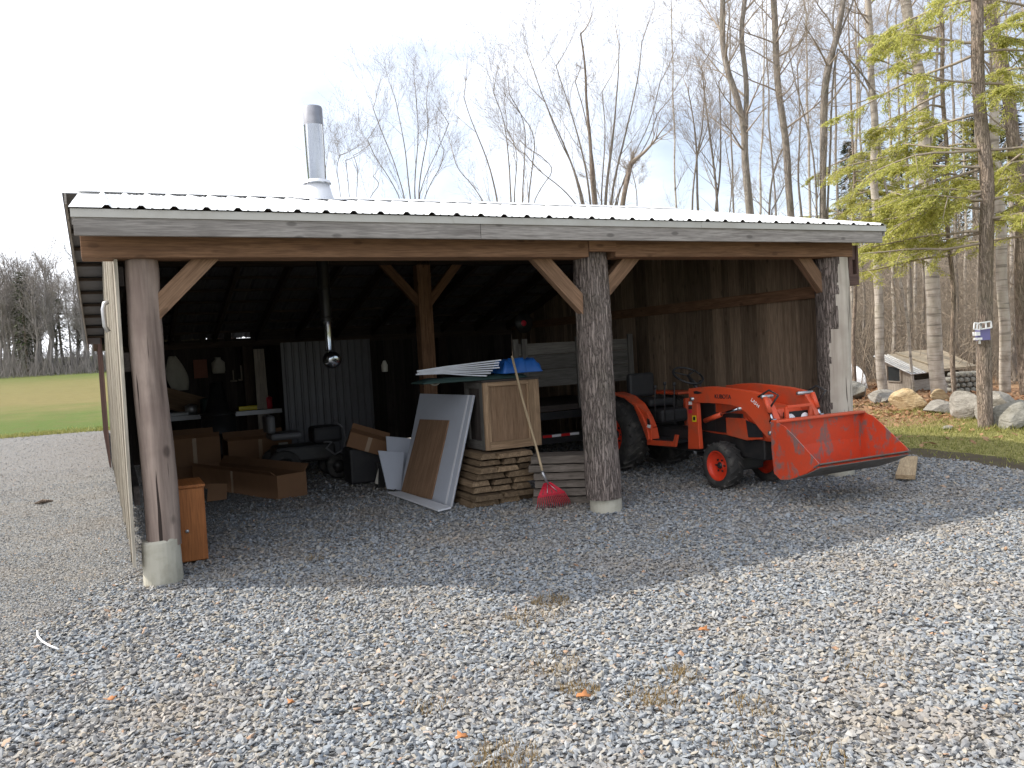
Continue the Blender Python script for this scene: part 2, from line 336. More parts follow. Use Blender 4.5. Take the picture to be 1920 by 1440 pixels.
nz = wn('ShaderNodeTexNoise'); nz.inputs['Scale'].default_value = 2.6; nz.inputs['Detail'].default_value = 8; nz.inputs['Roughness'].default_value = 0.55
nz.inputs['Distortion'].default_value = 0.3
t.links.new(mp.outputs[0], nz.inputs['Vector'])
dt = wn('ShaderNodeVectorMath', operation='DOT_PRODUCT'); t.links.new(tc.outputs['Generated'], dt.inputs[0]); dt.inputs[1].default_value = Vector((-1.0, -0.22, 0.05))
ma = wn('ShaderNodeMath', operation='MULTIPLY_ADD'); t.links.new(dt.outputs['Value'], ma.inputs[0]); ma.inputs[1].default_value = 0.55; t.links.new(nz.outputs['Fac'], ma.inputs[2])
rp = wn('ShaderNodeValToRGB'); rp.color_ramp.elements[0].position = 0.24; rp.color_ramp.elements[0].color = (0.25, 0.25, 0.25, 1)
rp.color_ramp.elements[1].position = 0.72; rp.color_ramp.elements[1].color = (1, 1, 1, 1)
t.links.new(ma.outputs[0], rp.inputs[0])
mx = wn('ShaderNodeMix', data_type='RGBA'); t.links.new(rp.outputs[0], mx.inputs[0]); t.links.new(sky.outputs[0], mx.inputs[6])
mx.inputs[7].default_value = CLOUD
t.links.new(mx.outputs[2], bg.inputs[0]); t.links.new(bg.outputs[0], wo.inputs[0])
sun = bpy.data.lights.new('sun', 'SUN'); sun.energy = SUN_STRENGTH; sun.angle = math.radians(1.0); sun.color = (1.0, 0.93, 0.82)
so = bpy.data.objects.new('sun', sun); COL.objects.link(so); so.location = (-20, 5, 25)
so.rotation_euler = (-SUNV).to_track_quat('-Z', 'Y').to_euler()
SC.view_settings.view_transform = 'Standard'; SC.view_settings.look = 'None'; SC.view_settings.exposure = EXPOSURE; SC.view_settings.gamma = 1.0
# ------------------------------------------------------------------ ground
def sst(a, b, x):
    t_ = np.clip((x - a) / (b - a), 0, 1); return t_ * t_ * (3 - 2 * t_)
def hgt(x, y):
    x = np.asarray(x, float); y = np.asarray(y, float)
    left = np.clip(y - 27, 0, 200) * 0.034
    hill = sst(26, 75, y) * 9.5
    k = sst(-6, 12, x - (y - 20) * 0.1)
    return left * (1 - k) + hill * k
def hz(x, y): return float(hgt(x, y))
ax_ = np.concatenate([np.linspace(-260, -32, 20), np.linspace(-30, 30, 81), np.linspace(32, 260, 20)])
ay_ = np.concatenate([np.linspace(-60, -6, 8), np.linspace(-5, 60, 88), np.linspace(62, 420, 26)])
gx, gy = np.meshgrid(ax_, ay_)
rs = np.random.RandomState(3)
gz = hgt(gx, gy) - 0.004
me = bpy.data.meshes.new('ground'); nx_, ny_ = len(ax_), len(ay_)
vv = np.stack([gx, gy, gz], -1).reshape(-1, 3)
ii = (np.arange(ny_ - 1)[:, None] * nx_ + np.arange(nx_ - 1)[None]).reshape(-1)
me.from_pydata(vv.tolist(), [], np.stack([ii, ii + 1, ii + nx_ + 1, ii + nx_], -1).tolist())
me.polygons.foreach_set('use_smooth', [True] * len(me.polygons))
s = NT('lawn_and_woods_floor'); p = s.pos()
n1 = s.noise(p, 0.35, 6, 0.6); n2 = s.noise(p, 9, 6, 0.7); n3 = s.noise(s.coord(vec=p, scale=(0.006, 0.045, 1)), 1.0, 3, 0.5); n4 = s.noise(p, 60, 3, 0.6)
sy_ = s.n('ShaderNodeSeparateXYZ'); s.l(p, sy_.inputs[0]); lw = s.math('ADD', s.math('MULTIPLY', sy_.outputs[1], 0.01), s.math('MULTIPLY', s.math('ADD', n3, s.math('MULTIPLY', n1, 0.9)), 0.22))
lawn = s.ramp(lw, [(0.42, (0.06, 0.125, 0.02)), (0.52, (0.085, 0.13, 0.028)), (0.62, (0.19, 0.16, 0.065)), (0.84, (0.16, 0.15, 0.055)), (1.0, (0.085, 0.12, 0.03))])
lawn = s.mix(s.ramp(s.noise(p, 1.6, 5, 0.7), [(0.45, 0.0), (0.7, 0.5)]), lawn, (0.12, 0.1, 0.04))
lawn = s.mix(s.ramp(n2, [(0.4, 0.0), (0.7, 0.45)]), lawn, (0.15, 0.14, 0.05))
yard = s.ramp(n2, [(0.3, (0.08, 0.065, 0.03)), (0.48, (0.2, 0.19, 0.065)), (0.62, (0.34, 0.31, 0.13)), (0.8, (0.26, 0.18, 0.1))])
yard = s.mix(s.ramp(n1, [(0.48, 0.0), (0.66, 0.6)]), yard, (0.1, 0.095, 0.03))
floor_ = s.ramp(n2, [(0.3, (0.15, 0.085, 0.045)), (0.5, (0.28, 0.175, 0.1)), (0.7, (0.38, 0.26, 0.165))])
sx = s.n('ShaderNodeSeparateXYZ'); s.l(p, sx.inputs[0])
floor_ = s.mix(s.ramp(s.math('MULTIPLY', sx.outputs[1], 0.01), [(0.25, 0.0), (0.3, 1.0)]), floor_, s.ramp(n2, [(0.3, (0.035, 0.03, 0.025)), (0.6, (0.085, 0.072, 0.058))]))
kx = s.ramp(s.math('ADD', s.math('MULTIPLY', s.math('ADD', sx.outputs[0], s.math('MULTIPLY', sx.outputs[1], -0.1)), 0.12), 0.45), [(0.3, 0.0), (0.62, 1.0)])
ky = s.ramp(s.math('ADD', s.math('MULTIPLY', s.math('SUBTRACT', sx.outputs[1], 14.6), 0.35), s.math('MULTIPLY', n1, 0.6)), [(0.15, 0.0), (0.45, 1.0)])
right = s.mix(ky, yard, floor_)
s.bump(s.math('ADD', n2, n4), 0.6, 0.04)
s.fin(s.mix(kx, lawn, right), 0.95, 0, 0.1)
me.materials.append(s.m)
go = bpy.data.objects.new('ground', me); COL.objects.link(go); go['kind'] = 'structure'; go['label'] = 'green and tan lawn with brown leafy woods floor beyond'
# gravel yard: a sheet a few millimetres above the ground, its edge ragged
edge = [(-34, -5), (-34, 19.5), (-20, 22.4), (-15, 23.9), (-13.2, 24.7), (-9, 25.2), (-3, 25.6), (0.5, 21), (3.6, 14), (4.9, 12.3), (5.28, 11.2), (5.45, 10.5), (5.86, 9.46), (6.5, 7.6), (7.3, 5.2), (9.2, 2), (12, -5)]
def ragged(poly, step=0.35, amp=0.12):
    out = []; n = len(poly)
    for i in range(n):
        a = Vector((*poly[i], 0)); b = Vector((*poly[(i + 1) % n], 0)); m = max(1, int((b - a).length / step))
        for k in range(m):
            q = a.lerp(b, k / m); q += Vector((noise.noise(q * 1.3), noise.noise(q * 1.3 + Vector((9, 9, 9))), 0)) * amp * 2
            out.append((q.x, q.y))
    return out
edge_r = ragged(edge)
me = bpy.data.meshes.new('gravel_yard'); me.from_pydata([(x, y, 0.0) for x, y in edge_r], [], [list(range(len(edge_r) - 1, -1, -1))])
s = NT('crushed_stone_bed'); p = s.pos()
def gcol(seed):
    return s.ramp(seed, [(0.0, (0.1, 0.105, 0.115)), (0.18, (0.2, 0.205, 0.215)), (0.42, (0.29, 0.29, 0.29)), (0.6, (0.37, 0.365, 0.35)), (0.78, (0.3, 0.27, 0.22)), (0.9, (0.46, 0.45, 0.43)), (1.0, (0.34, 0.27, 0.21))])
def vcol(scale):
    x = s.n('ShaderNodeTexVoronoi'); s.l(s.coord(vec=p, scale=(1, 1, 1)), x.inputs['Vector']); x.inputs['Scale'].default_value = scale
    q = s.n('ShaderNodeSeparateColor'); s.l(x.outputs['Color'], q.inputs[0]); return q.outputs[0], x.outputs['Distance']
ca, da = vcol(34); cb, db = vcol(75)
n1 = s.noise(p, 0.8, 5, 0.6); n2 = s.noise(p, 4, 6, 0.65)
sx = s.n('ShaderNodeSeparateXYZ'); s.l(p, sx.inputs[0])
fine = s.ramp(s.math('ADD', s.math('MULTIPLY', s.math('ADD', sx.outputs[0], 3.1), -0.7), s.math('MULTIPLY', n1, 0.5)), [(0.2, 0.0), (0.7, 1.0)])
coarse = s.mix(s.ramp(da, [(0.0, 0.0), (0.55, 0.0), (0.8, 0.75)]), gcol(ca), (0.13, 0.115, 0.1))
finec = s.mix(s.ramp(db, [(0.4, 0.0), (0.8, 0.6)]), s.mix(0.5, gcol(cb), (0.185, 0.185, 0.18)), (0.09, 0.087, 0.083))
col = s.mix(fine, coarse, finec)
col = s.mix(s.ramp(n2, [(0.55, 0.0), (0.75, 0.55)]), col, (0.2, 0.16, 0.115))
s.bump(s.math('ADD', s.math('MULTIPLY', da, -1.0), s.math('MULTIPLY', db, -0.6)), 1.0, 0.02)
s.fin(col, 0.9, 0, 0.2); me.materials.append(s.m)
o = bpy.data.objects.new('gravel_yard', me); COL.objects.link(o); o['kind'] = 'structure'; o['label'] = 'yard of crushed grey stone in front of the shed'
s = NT('crushed_stone'); r = s.attr('rnd'); p = s.coord('Object')
nn = s.noise(p, 45, 5, 0.65)
STONE_STOPS = [(0.0, (0.085, 0.09, 0.1)), (0.12, (0.15, 0.163, 0.178)), (0.26, (0.205, 0.228, 0.255)), (0.38, (0.26, 0.275, 0.288)), (0.47, (0.31, 0.29, 0.25)), (0.56, (0.235, 0.262, 0.29)), (0.68, (0.31, 0.32, 0.325)), (0.77, (0.33, 0.29, 0.225)), (0.86, (0.21, 0.24, 0.275)), (0.93, (0.42, 0.42, 0.41)), (0.97, (0.38, 0.27, 0.19)), (1.0, (0.38, 0.21, 0.12))]
col = s.ramp(r, STONE_STOPS)
col = s.mix(s.ramp(nn, [(0.3, 0.45), (0.55, 0.0)]), col, (0.1, 0.095, 0.09))
col = s.mix(s.ramp(nn, [(0.6, 0.0), (0.8, 0.35)]), col, (0.5, 0.48, 0.44))
pn = s.noise(s.pos(), 0.9, 4, 0.6)
col = s.mix(s.ramp(pn, [(0.48, 0.0), (0.7, 0.55)]), col, (0.27, 0.22, 0.165))
s.bump(nn, 0.3, 0.004); s.fin(col, 0.8, 0, 0.3); M['stone'] = s.m
# loose stones, all in one mesh: nobody could count them
PHI = (1 + 5 ** .5) / 2
ICO = np.array([(-1, PHI, 0), (1, PHI, 0), (-1, -PHI, 0), (1, -PHI, 0), (0, -1, PHI), (0, 1, PHI), (0, -1, -PHI), (0, 1, -PHI), (PHI, 0, -1), (PHI, 0, 1), (-PHI, 0, -1), (-PHI, 0, 1)]) / math.hypot(1, PHI)
ICF = np.array([(0, 11, 5), (0, 5, 1), (0, 1, 7), (0, 7, 10), (0, 10, 11), (1, 5, 9), (5, 11, 4), (11, 10, 2), (10, 7, 6), (7, 1, 8), (3, 9, 4), (3, 4, 2), (3, 2, 6), (3, 6, 8), (3, 8, 9), (4, 9, 5), (2, 4, 11), (6, 2, 10), (8, 6, 7), (9, 8, 1)])
OCT = np.array([(1, 0.3, 0.1), (-1, -0.2, 0), (0.1, 1, -0.1), (-0.2, -1, 0.1), (0.2, 0.1, 1), (0, 0, -1)], float)
OCF = np.array([(0, 2, 4), (2, 1, 4), (1, 3, 4), (3, 0, 4), (2, 0, 5), (1, 2, 5), (3, 1, 5), (0, 3, 5)])
def in_poly(x, y, poly):
    c = np.zeros(len(x), bool); j = len(poly) - 1
    for i in range(len(poly)):
        xi, yi = poly[i]; xj, yj = poly[j]
        c ^= ((yi > y) != (yj > y)) & (x < (xj - xi) * (y - yi) / (yj - yi + 1e-12) + xi); j = i
    return c
def stones_mesh(groups):
    VS, FS, RS = [], [], []; off = 0
    for (base, faces, x, y, z, L, tint) in groups:
        n = len(x); nv = len(base)
        var = 60; sh = base[None] * (1 + rs.uniform(-0.28, 0.28, (var, nv, 1))) + rs.uniform(-0.16, 0.16, (var, nv, 3))
        for _ in range(6):
            nn = rs.normal(size=(var, 3)); nn /= np.linalg.norm(nn, axis=1)[:, None]; of = rs.uniform(0.3, 0.62, (var, 1))
            sh = sh - nn[:, None, :] * np.maximum(0, np.einsum('vij,vj->vi', sh, nn) - of)[..., None]
        sh = sh * 1.35
        k = rs.randint(0, var, n); P = sh[k]
        S = np.stack([L, L * rs.uniform(0.5, 0.85, n), L * rs.uniform(0.22, 0.5, n)], -1) * 0.5
        P = P * S[:, None, :]
        tl = rs.normal(0, 0.45, n); c, s_ = np.cos(tl), np.sin(tl)
        P = np.stack([P[..., 0] * c[:, None] - P[..., 2] * s_[:, None], P[..., 1], P[..., 0] * s_[:, None] + P[..., 2] * c[:, None]], -1)
        a = rs.uniform(0, 2 * PI, n); c, s_ = np.cos(a), np.sin(a)
        P = np.stack([P[..., 0] * c[:, None] - P[..., 1] * s_[:, None], P[..., 0] * s_[:, None] + P[..., 1] * c[:, None], P[..., 2]], -1)
        P += np.stack([x, y, z], -1)[:, None, :]
        VS.append(P.reshape(-1, 3)); FS.append((faces[None] + (np.arange(n) * nv)[:, None, None]).reshape(-1, 3) + off)
        RS.append(np.repeat(tint, len(faces))); off += n * nv
    Vv = np.concatenate(VS); Ff = np.concatenate(FS); Rr = np.concatenate(RS)
    me = bpy.data.meshes.new('gravel'); me.vertices.add(len(Vv)); me.vertices.foreach_set('co', Vv.astype(np.float32).ravel())
    me.loops.add(Ff.size); me.loops.foreach_set('vertex_index', Ff.astype(np.int32).ravel())
    me.polygons.add(len(Ff)); me.polygons.foreach_set('loop_start', np.arange(0, Ff.size, 3, dtype=np.int32))
    at = me.attributes.new('rnd', 'FLOAT', 'FACE'); at.data.foreach_set('value', Rr.astype(np.float32))
    me.update(calc_edges=True); me.validate(); me.shade_flat(); return me
def scatter(y0, y1, dens, fn):
    area = 1.0; n = int(dens * (y1 - y0) * (1.5 * y1 + 4))
    y = rs.uniform(y0, y1, n); hw = 0.75 * y1 + 2
    x = rs.uniform(-hw, hw, n); keep = np.abs(x) < 0.68 * y + 1.2
    keep &= in_poly(x, y, edge_r)
    x, y = x[keep], y[keep]
    q = fn(x, y); x, y, q = x[q > 0], y[q > 0], q[q > 0]
    return x, y, q
ux, uy, vx, vy = U.x, U.y, V.x, V.y
def size_fn(lo, hi):
    def f(x, y):
        n = len(x); L = lo + (hi - lo) * rs.beta(1.6, 2.6, n)
        a = (x - ORG.x) * ux + (y - ORG.y) * uy; b = (x - ORG.x) * vx + (y - ORG.y) * vy
        wob = np.array([noise.noise(Vector((p * 0.7, q * 0.7, 0))) for p, q in zip(x, y)]) * 0.8
        fine = sst(-2.9, -3.7, x + wob) * sst(3.2, 5.0, y + wob)
        L = L * (1 - 0.58 * fine)
        drop = rs.rand(n)
        L[(b > 2.6) & (a > 0) & (a < 7.6) & (drop < 0.6)] = 0
        L[(a > 7.7) & (b > 2.5)] *= (drop[(a > 7.7) & (b > 2.5)] < 0.5)
        return L
    return f
gr = []
for (y0, y1, d, lo, hi, base, faces) in [(2.6, 4.6, 2800, 0.018, 0.056, ICO, ICF), (4.6, 7.0, 2300, 0.018, 0.055, ICO, ICF), (7.0, 10.5, 1300, 0.02, 0.06, ICO, ICF), (10.5, 15, 420, 0.03, 0.08, OCT, OCF), (15, 25.4, 90, 0.04, 0.1, OCT, OCF)]:
    x, y, L = scatter(y0, y1, d * DENS, size_fn(lo, hi))
    zz = rs.uniform(-0.2, 0.25, len(x)) * L + 0.006
    gr.append((base, faces, x, y, zz, L, rs.beta(1.5, 1.5, len(x))))
for (y0, y1, d) in ((4.0, 8.0, 1500), (8.0, 13.0, 500)):      # the finer stone of the driveway
    n = int((y1 - y0) * 8 * d); y = rs.uniform(y0, y1, n); x = rs.uniform(-11, -2.6, n); k_ = (x > -.68 * y - .9) & in_poly(x, y, edge_r) & (rs.rand(n) < sst(-2.9, -3.6, x)); x, y = x[k_], y[k_]
    L = .012 + .022 * rs.beta(1.5, 2.5, len(x)); gr.append((OCT, OCF, x, y, rs.uniform(-.2, .25, len(x)) * L + .004, L, rs.beta(1.5, 1.5, len(x))))
me = stones_mesh(gr); me.materials.append(M['stone'])
o = bpy.data.objects.new('gravel', me); COL.objects.link(o); tag(o, 'loose crushed blue grey and tan stones covering the yard', 'gravel', None, 'stuff')
print('stones', sum(len(g[2]) for g in gr))
# ------------------------------------------------------------------ the shed
barn = bthing('pole_barn', 'weathered open-front timber shed on log posts with a low white metal roof', 'shed', (0, 0, 0))
RV, RZ = 3.5, 3.774; EV, EZ = -0.475, 2.905; BV, BZ = 9.4, 2.24
def roofz(v): return EZ + (v - EV) * (RZ - EZ) / (RV - EV) if v < RV else RZ + (v - RV) * (BZ - RZ) / (BV - RV)
def log(p0, p1, r0, r1, n=22, m=26, wob=0.012, seed=0, split=None, ridge=0.0, rf=7.0):
    mb = MB(); p0 = Vector(p0); p1 = Vector(p1); vs = []; fs = []; mats = []
    for i in range(m + 1):
        t_ = i / m; c = p0.lerp(p1, t_); c += Vector((noise.noise(Vector((t_ * 2.2, seed, 0))), noise.noise(Vector((t_ * 2.2, seed, 5))), 0)) * wob * (1.5 if 0 < i < m else 0.6)
        r = r0 + (r1 - r0) * t_
        for j in range(n):
            a = 2 * PI * j / n; d = Vector((math.cos(a), math.sin(a), 0))
            rr = r * (1 + 0.07 * noise.noise(Vector((d.x * 1.5 + seed, d.y * 1.5, t_ * 3))) + 0.035 * noise.noise(Vector((d.x * 5 + seed, d.y * 5, t_ * 9))))
            if ridge: rr -= ridge * (abs(noise.noise(Vector((d.x * rf + seed, d.y * rf, c.z * 1.6)))) + .4 * abs(noise.noise(Vector((d.x * rf * 2.3, d.y * rf * 2.3 + seed, c.z * 4)))))
            if split: rr += split(a, c.z) * 0.012
            vs.append(c + d * rr)
    for i in range(m):
        for j in range(n):
            f = (i * n + j, i * n + (j + 1) % n, (i + 1) * n + (j + 1) % n, (i + 1) * n + j)
            k = 0
            if split: k = split(2 * PI * (j + .5) / n, p0.lerp(p1, (i + .5) / m).z)
            mb.add([vs[x] for x in f], [(0, 1, 2, 3)], None, 0.3, k, True)
    return mb
def merge_mesh(o):
    import bmesh
    b = bmesh.new(); b.from_mesh(o.data); bmesh.ops.remove_doubles(b, verts=b.verts, dist=0.0005); b.to_mesh(o.data); b.free()
    return o
def pier(u, v, r0, r1, z1, slant=0.0):
    mb = MB(); n = 28; vs = []
    for i, zz in enumerate((-0.05, 0.0, z1 * 0.5, z1 - 0.02, z1)):
        for j in range(n):
            a = 2 * PI * j / n; r = (r0 + (r1 - r0) * max(zz, 0) / z1) * (0.94 if i == 4 else 1) * (1 + .035 * noise.noise(Vector((math.cos(a) * 2.5 + u, math.sin(a) * 2.5, zz * 6))))
            vs.append((u + r * math.cos(a), v + r * math.sin(a), zz + (slant * math.cos(a) if i > 2 else 0)))
    fs = [(i * n + j, i * n + (j + 1) % n, (i + 1) * n + (j + 1) % n, (i + 1) * n + j) for i in range(4) for j in range(n)] + [tuple(range(4 * n, 5 * n))]
    mb.add(vs, fs, None, 0.5, 0, False); return mb
po = merge_mesh(log((0.03, 0, 0.3), (0.014, 0, 2.575), 0.134, 0.124, n=48, m=60, seed=1, ridge=.008, rf=4).build('log_post', M['log_peeled'], barn)); po['label'] = 'smooth peeled log post at the near corner'
pier(0.01, 0, 0.152, 0.144, 0.36, 0.012).build('concrete_pier', M['concrete'], po)
po = merge_mesh(log((4.215, 0.05, 0.14), (4.187, 0.05, 2.66), 0.184, 0.176, n=80, m=70, seed=4.2, ridge=.022, rf=8).build('log_post', M['log_bark'], barn)); po['label'] = 'log post with rough furrowed bark in the middle of the open front'
pier(4.235, 0.05, 0.165, 0.16, 0.16).build('concrete_pier', M['concrete'], po)
def half(a, z):
    e = 0.25 * noise.noise(Vector((z * 2.3, 1.7, 0))) + 0.1 * noise.noise(Vector((z * 9, 1.7, 0)))
    lim = -0.2 if z < 1.75 else (0.2 if z < 2.15 else 0.5)
    return 1 if math.cos(a + 0.82) < lim + e else 0
po = merge_mesh(log((7.49, 0, 0.16), (7.49, 0, 2.575), 0.185, 0.187, n=56, m=90, seed=8.1, split=half).build('log_post', [M['log_pale'], M['log_bark']], barn)); po['label'] = 'log post with its bark half peeled off at the tractor bucket'
pier(7.49, 0, 0.17, 0.165, 0.18).build('concrete_pier', M['concrete'], po)
# beams
mb = MB(); mb.bb(-0.40, 4.03, -0.2, 0.06, 2.577, 2.79); mb.build('front_beam', M['beam_wood'], barn, bevel=0.006)
mb = MB(); mb.bb(4.345, 7.635, -0.195, 0.06, 2.577, 2.79); mb.build('front_beam', M['beam_wood'], barn, bevel=0.006)
mb = MB(); mb.bb(4.03, 4.345, -0.215, -0.16, 2.63, 2.79); mb.build('splice_board', M['beam_wood'], barn, bevel=0.004)
def brace(p, q, w=0.1, h=0.15, mat='brace_wood'):
    mb = MB(); mb.bar(p, q, w, h); return mb.build('brace', M[mat], barn, bevel=0.005)
brace((0.02, -0.02, 2.11), (0.58, -0.02, 2.67))
brace((4.13, 0.02, 2.03), (3.52, 0.02, 2.66))
brace((4.27, 0.02, 2.22), (4.76, 0.02, 2.69))
brace((7.42, 0.02, 2.16), (6.98, 0.02, 2.66))
mb = MB(); mb.bb(4.07, 4.29, 4.9, 5.1, 0, 3.25); mb.build('inner_post', M['beam_wood'], barn, bevel=0.006)
brace((4.12, 4.99, 2.5), (3.5, 4.99, 3.2), 0.1, 0.13, 'beam_wood'); brace((4.24, 4.99, 2.5), (4.8, 4.99, 3.15), 0.1, 0.13, 'beam_wood')
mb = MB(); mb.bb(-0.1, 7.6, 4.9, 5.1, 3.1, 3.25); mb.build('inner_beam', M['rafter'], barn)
# eave
for a, b in ((-0.43, 2.77), (2.774, 7.835)):
    mb = MB(); mb.bb(a, b, -0.45, -0.412, 2.705, 2.842); mb.build('fascia_board', M['old_wood'], barn, bevel=0.003)
for k, (a, b) in enumerate(((-0.445, 2.53), (2.51, 5.24), (5.22, 7.885))):
    mb = MB(); y = -0.454 - 0.003 * k
    mb.bb(a, b, y - 0.002, y, 2.838, 2.897); mb.bb(a, b, y - 0.008, y - 0.002, 2.836, 2.842)
    o = mb.build('drip_edge', M['flashing'], barn)
# corrugated roof
def rib_profile(u0, u1, pitch=0.229, first=-0.206, h=0.021):
    pr = [(u0, 0.0)]; k = first
    while k - 0.05 < u0: k += pitch
    while k < u1 - 0.05:
        pr += [(k - 0.034, 0), (k - 0.014, h), (k + 0.014, h), (k + 0.034, 0)]
        for q in (0.076, 0.153):
            if k + q + 0.02 < u1: pr += [(k + q - 0.012, 0), (k + q - 0.006, 0.004), (k + q + 0.006, 0.004), (k + q + 0.012, 0)]
        k += pitch
    return pr + [(u1, 0.0)]
mb = MB()
def sheet(u0, u1, va, vb):
    pr = rib_profile(u0, u1); rows = [va + (vb - va) * i / 6 for i in range(7)]
    vs = [(u, v, roofz(v if abs(v - RV) > 1e-6 else RV) + h + 0.004 * noise.noise(Vector((u, v * 2, 0)))) for v in rows for u, h in pr]
    n = len(pr); fs = [(i * n + j, i * n + j + 1, (i + 1) * n + j + 1, (i + 1) * n + j) for i in range(6) for j in range(n - 1)]
    mb.add(vs, fs, None, 0.5)
sheet(-0.455, 7.89, EV, RV); sheet(-0.62, 7.89, RV + 0.001, BV)
roof = mb.build('roof', M['roof_metal'], barn)
sm = roof.modifiers.new('gauge', 'SOLIDIFY'); sm.thickness = 0.003; sm.offset = -1; sm.material_offset = 1; roof.data.materials.append(M['roof_under_shade'])
mb = MB()
for s1 in (-1, 1):
    q = [(-0.47, RV, RZ + 0.045), (7.9, RV, RZ + 0.045), (7.9, RV + s1 * 0.17, roofz(RV + s1 * 0.17) + 0.026), (-0.47, RV + s1 * 0.17, roofz(RV + s1 * 0.17) + 0.026)]
    mb.slab(q, 0.003 * (1 if s1 > 0 else -1))
mb.build('ridge_cap', M['roof_metal'], barn)
for v0, v1, u in ((EV + 0.03, RV, -0.44), (RV, BV - 0.02, -0.6), (EV + 0.03, RV, 7.86), (RV, BV - 0.02, 7.86)):
    mb = MB(); mb.slab([(u, v0, roofz(v0) - 0.006), (u, v1, roofz(v1) - 0.006), (u, v1, roofz(v1) - 0.13), (u, v0, roofz(v0) - 0.13)], 0.022, Vector((1, 0, 0))); mb.build('rake_board', M['old_wood'], barn)
k = 0
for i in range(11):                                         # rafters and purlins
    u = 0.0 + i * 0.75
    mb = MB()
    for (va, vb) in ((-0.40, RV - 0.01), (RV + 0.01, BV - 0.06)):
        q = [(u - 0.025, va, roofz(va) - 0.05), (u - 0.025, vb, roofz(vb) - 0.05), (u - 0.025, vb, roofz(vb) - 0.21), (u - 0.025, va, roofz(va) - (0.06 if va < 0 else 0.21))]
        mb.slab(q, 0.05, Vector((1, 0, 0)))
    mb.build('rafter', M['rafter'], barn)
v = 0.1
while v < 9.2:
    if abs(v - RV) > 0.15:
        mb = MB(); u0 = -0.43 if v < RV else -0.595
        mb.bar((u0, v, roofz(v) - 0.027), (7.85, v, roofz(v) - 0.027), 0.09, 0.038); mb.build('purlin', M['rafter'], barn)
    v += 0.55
# walls: each wall one part, its boards a pattern inside it
rr = random.Random(5)
mb = MB(); v = -0.12
while v < 8.9:
    wd = rr.uniform(0.17, 0.24); fl = -0.166 - 0.0155 * max(v, 0)
    z1 = min(roofz(v), roofz(v + wd)) - 0.06
    if v < 0: z1 = 2.574
    q = fl - rr.uniform(0.0, 0.008); lean = rr.uniform(0.0, 0.012)
    mb.slab([(q + 0.015, v, z1), (q + 0.013, v + wd - 0.006, z1), (q - lean, v + wd - 0.006, 0.1 + rr.uniform(-0.05, 0.06)), (q - lean, v, 0.15 + rr.uniform(-0.04, 0.05))], -0.024, Vector((1, 0, 0)), rnd=rr.random())
    v += wd
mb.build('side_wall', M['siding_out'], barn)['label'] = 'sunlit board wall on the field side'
mb = MB()
for z in (0.72, 1.78, 2.45): mb.bb(-0.163, -0.118, -0.02, 8.8, z - 0.075, z + 0.075, rnd=z % 1)
mb.build('wall_girt', M['siding_dark'], barn)
mb = MB(); v = 8.95
while v < 19:
    wd = rr.uniform(0.18, 0.28); u = -0.36 - 0.017 * (v - 9)
    mb.slab([(u, v, 2.55 - 0.02 * (v - 9)), (u, v + wd - 0.01, 2.55 - 0.02 * (v - 9)), (u, v + wd - 0.01, 0.05), (u, v, 0.05)], -0.025, Vector((1, 0, 0)), rnd=rr.random())
    v += wd
mb.slab([(-0.5, 9.45, 2.62), (2.0, 9.45, 2.62), (2.0, 19.4, 2.35), (-0.65, 19.4, 2.35)], 0.04)
mb.bb(1.9, 1.95, 9.4, 19, 0.05, 2.4)
mb.build('lean_to', M['siding_red'], barn)['label'] = 'reddish brown board lean-to at the back'
mb = MB(); v = 0.14
while v < 9.0:
    wd = rr.uniform(0.13, 0.25); j = rr.uniform(0, 0.012)
    z1 = min(roofz(v), roofz(v + wd)) - 0.03
    mb.slab([(7.61 + j, v, z1), (7.61 + j, v + wd - 0.007, z1), (7.61 + j, v + wd - 0.007, -0.02 if v > 3 else .05), (7.61 + j, v, -0.02 if v > 3 else 0.05 + rr.uniform(0, .08))], 0.024, Vector((1, 0, 0)), rnd=rr.random())
    v += wd
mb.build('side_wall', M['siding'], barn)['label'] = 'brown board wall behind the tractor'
mb = MB(); mb.bb(7.56, 7.608, 0.2, 8.9, 2.14, 2.285); mb.build('wall_girt', M['beam_wood'], barn)
mb = MB(); mb.bb(7.64, 7.80, -0.13, -0.105, 2.25, 2.38, rnd=.2); mb.bb(7.64, 7.70, -0.13, -0.106, 2.381, 2.72, rnd=.6); mb.bb(7.765, 7.80, -0.13, -0.107, 2.381, 2.72, rnd=.4); mb.bb(7.701, 7.764, -0.12, -0.106, 2.55, 2.72, rnd=.9)
mb.bb(7.775, 7.8, -0.104, 3.2, 2.25, 2.72, rnd=.9)
mb.build('gable_trim', M['siding_red'], barn, bevel=0.003)
mb = MB(); u = -0.1
while u < 7.6:
    wd = rr.uniform(0.15, 0.27); gap = -0.001
    mb.slab([(u, 9.0 + rr.uniform(0, .02), 0.04), (u + wd - gap, 9.0, 0.04), (u + wd - gap, 9.0, 2.22), (u, 9.0, 2.22)], 0.024, Vector((0, 1, 0)), rnd=rr.random())
    u += wd
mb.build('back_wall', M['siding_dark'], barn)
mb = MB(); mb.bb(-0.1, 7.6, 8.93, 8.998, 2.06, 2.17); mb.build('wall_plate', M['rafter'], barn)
for u0, u1 in ((-0.1, .42), (.82, .93), (1.25, 1.36), (1.68, 1.8), (2.15, 7.6)):
    mb = MB(); mb.bb(u0, u1, 8.955, 8.997, 2.171, 2.33); mb.build('eave_block', M['siding_dark'], barn)
for u in (0.1, 1.95, 3.9, 5.8):
    mb = MB(); mb.bb(u, u + 0.18, 8.7, 8.9, 0, 2.05); mb.build('back_post', M['rafter'], barn)
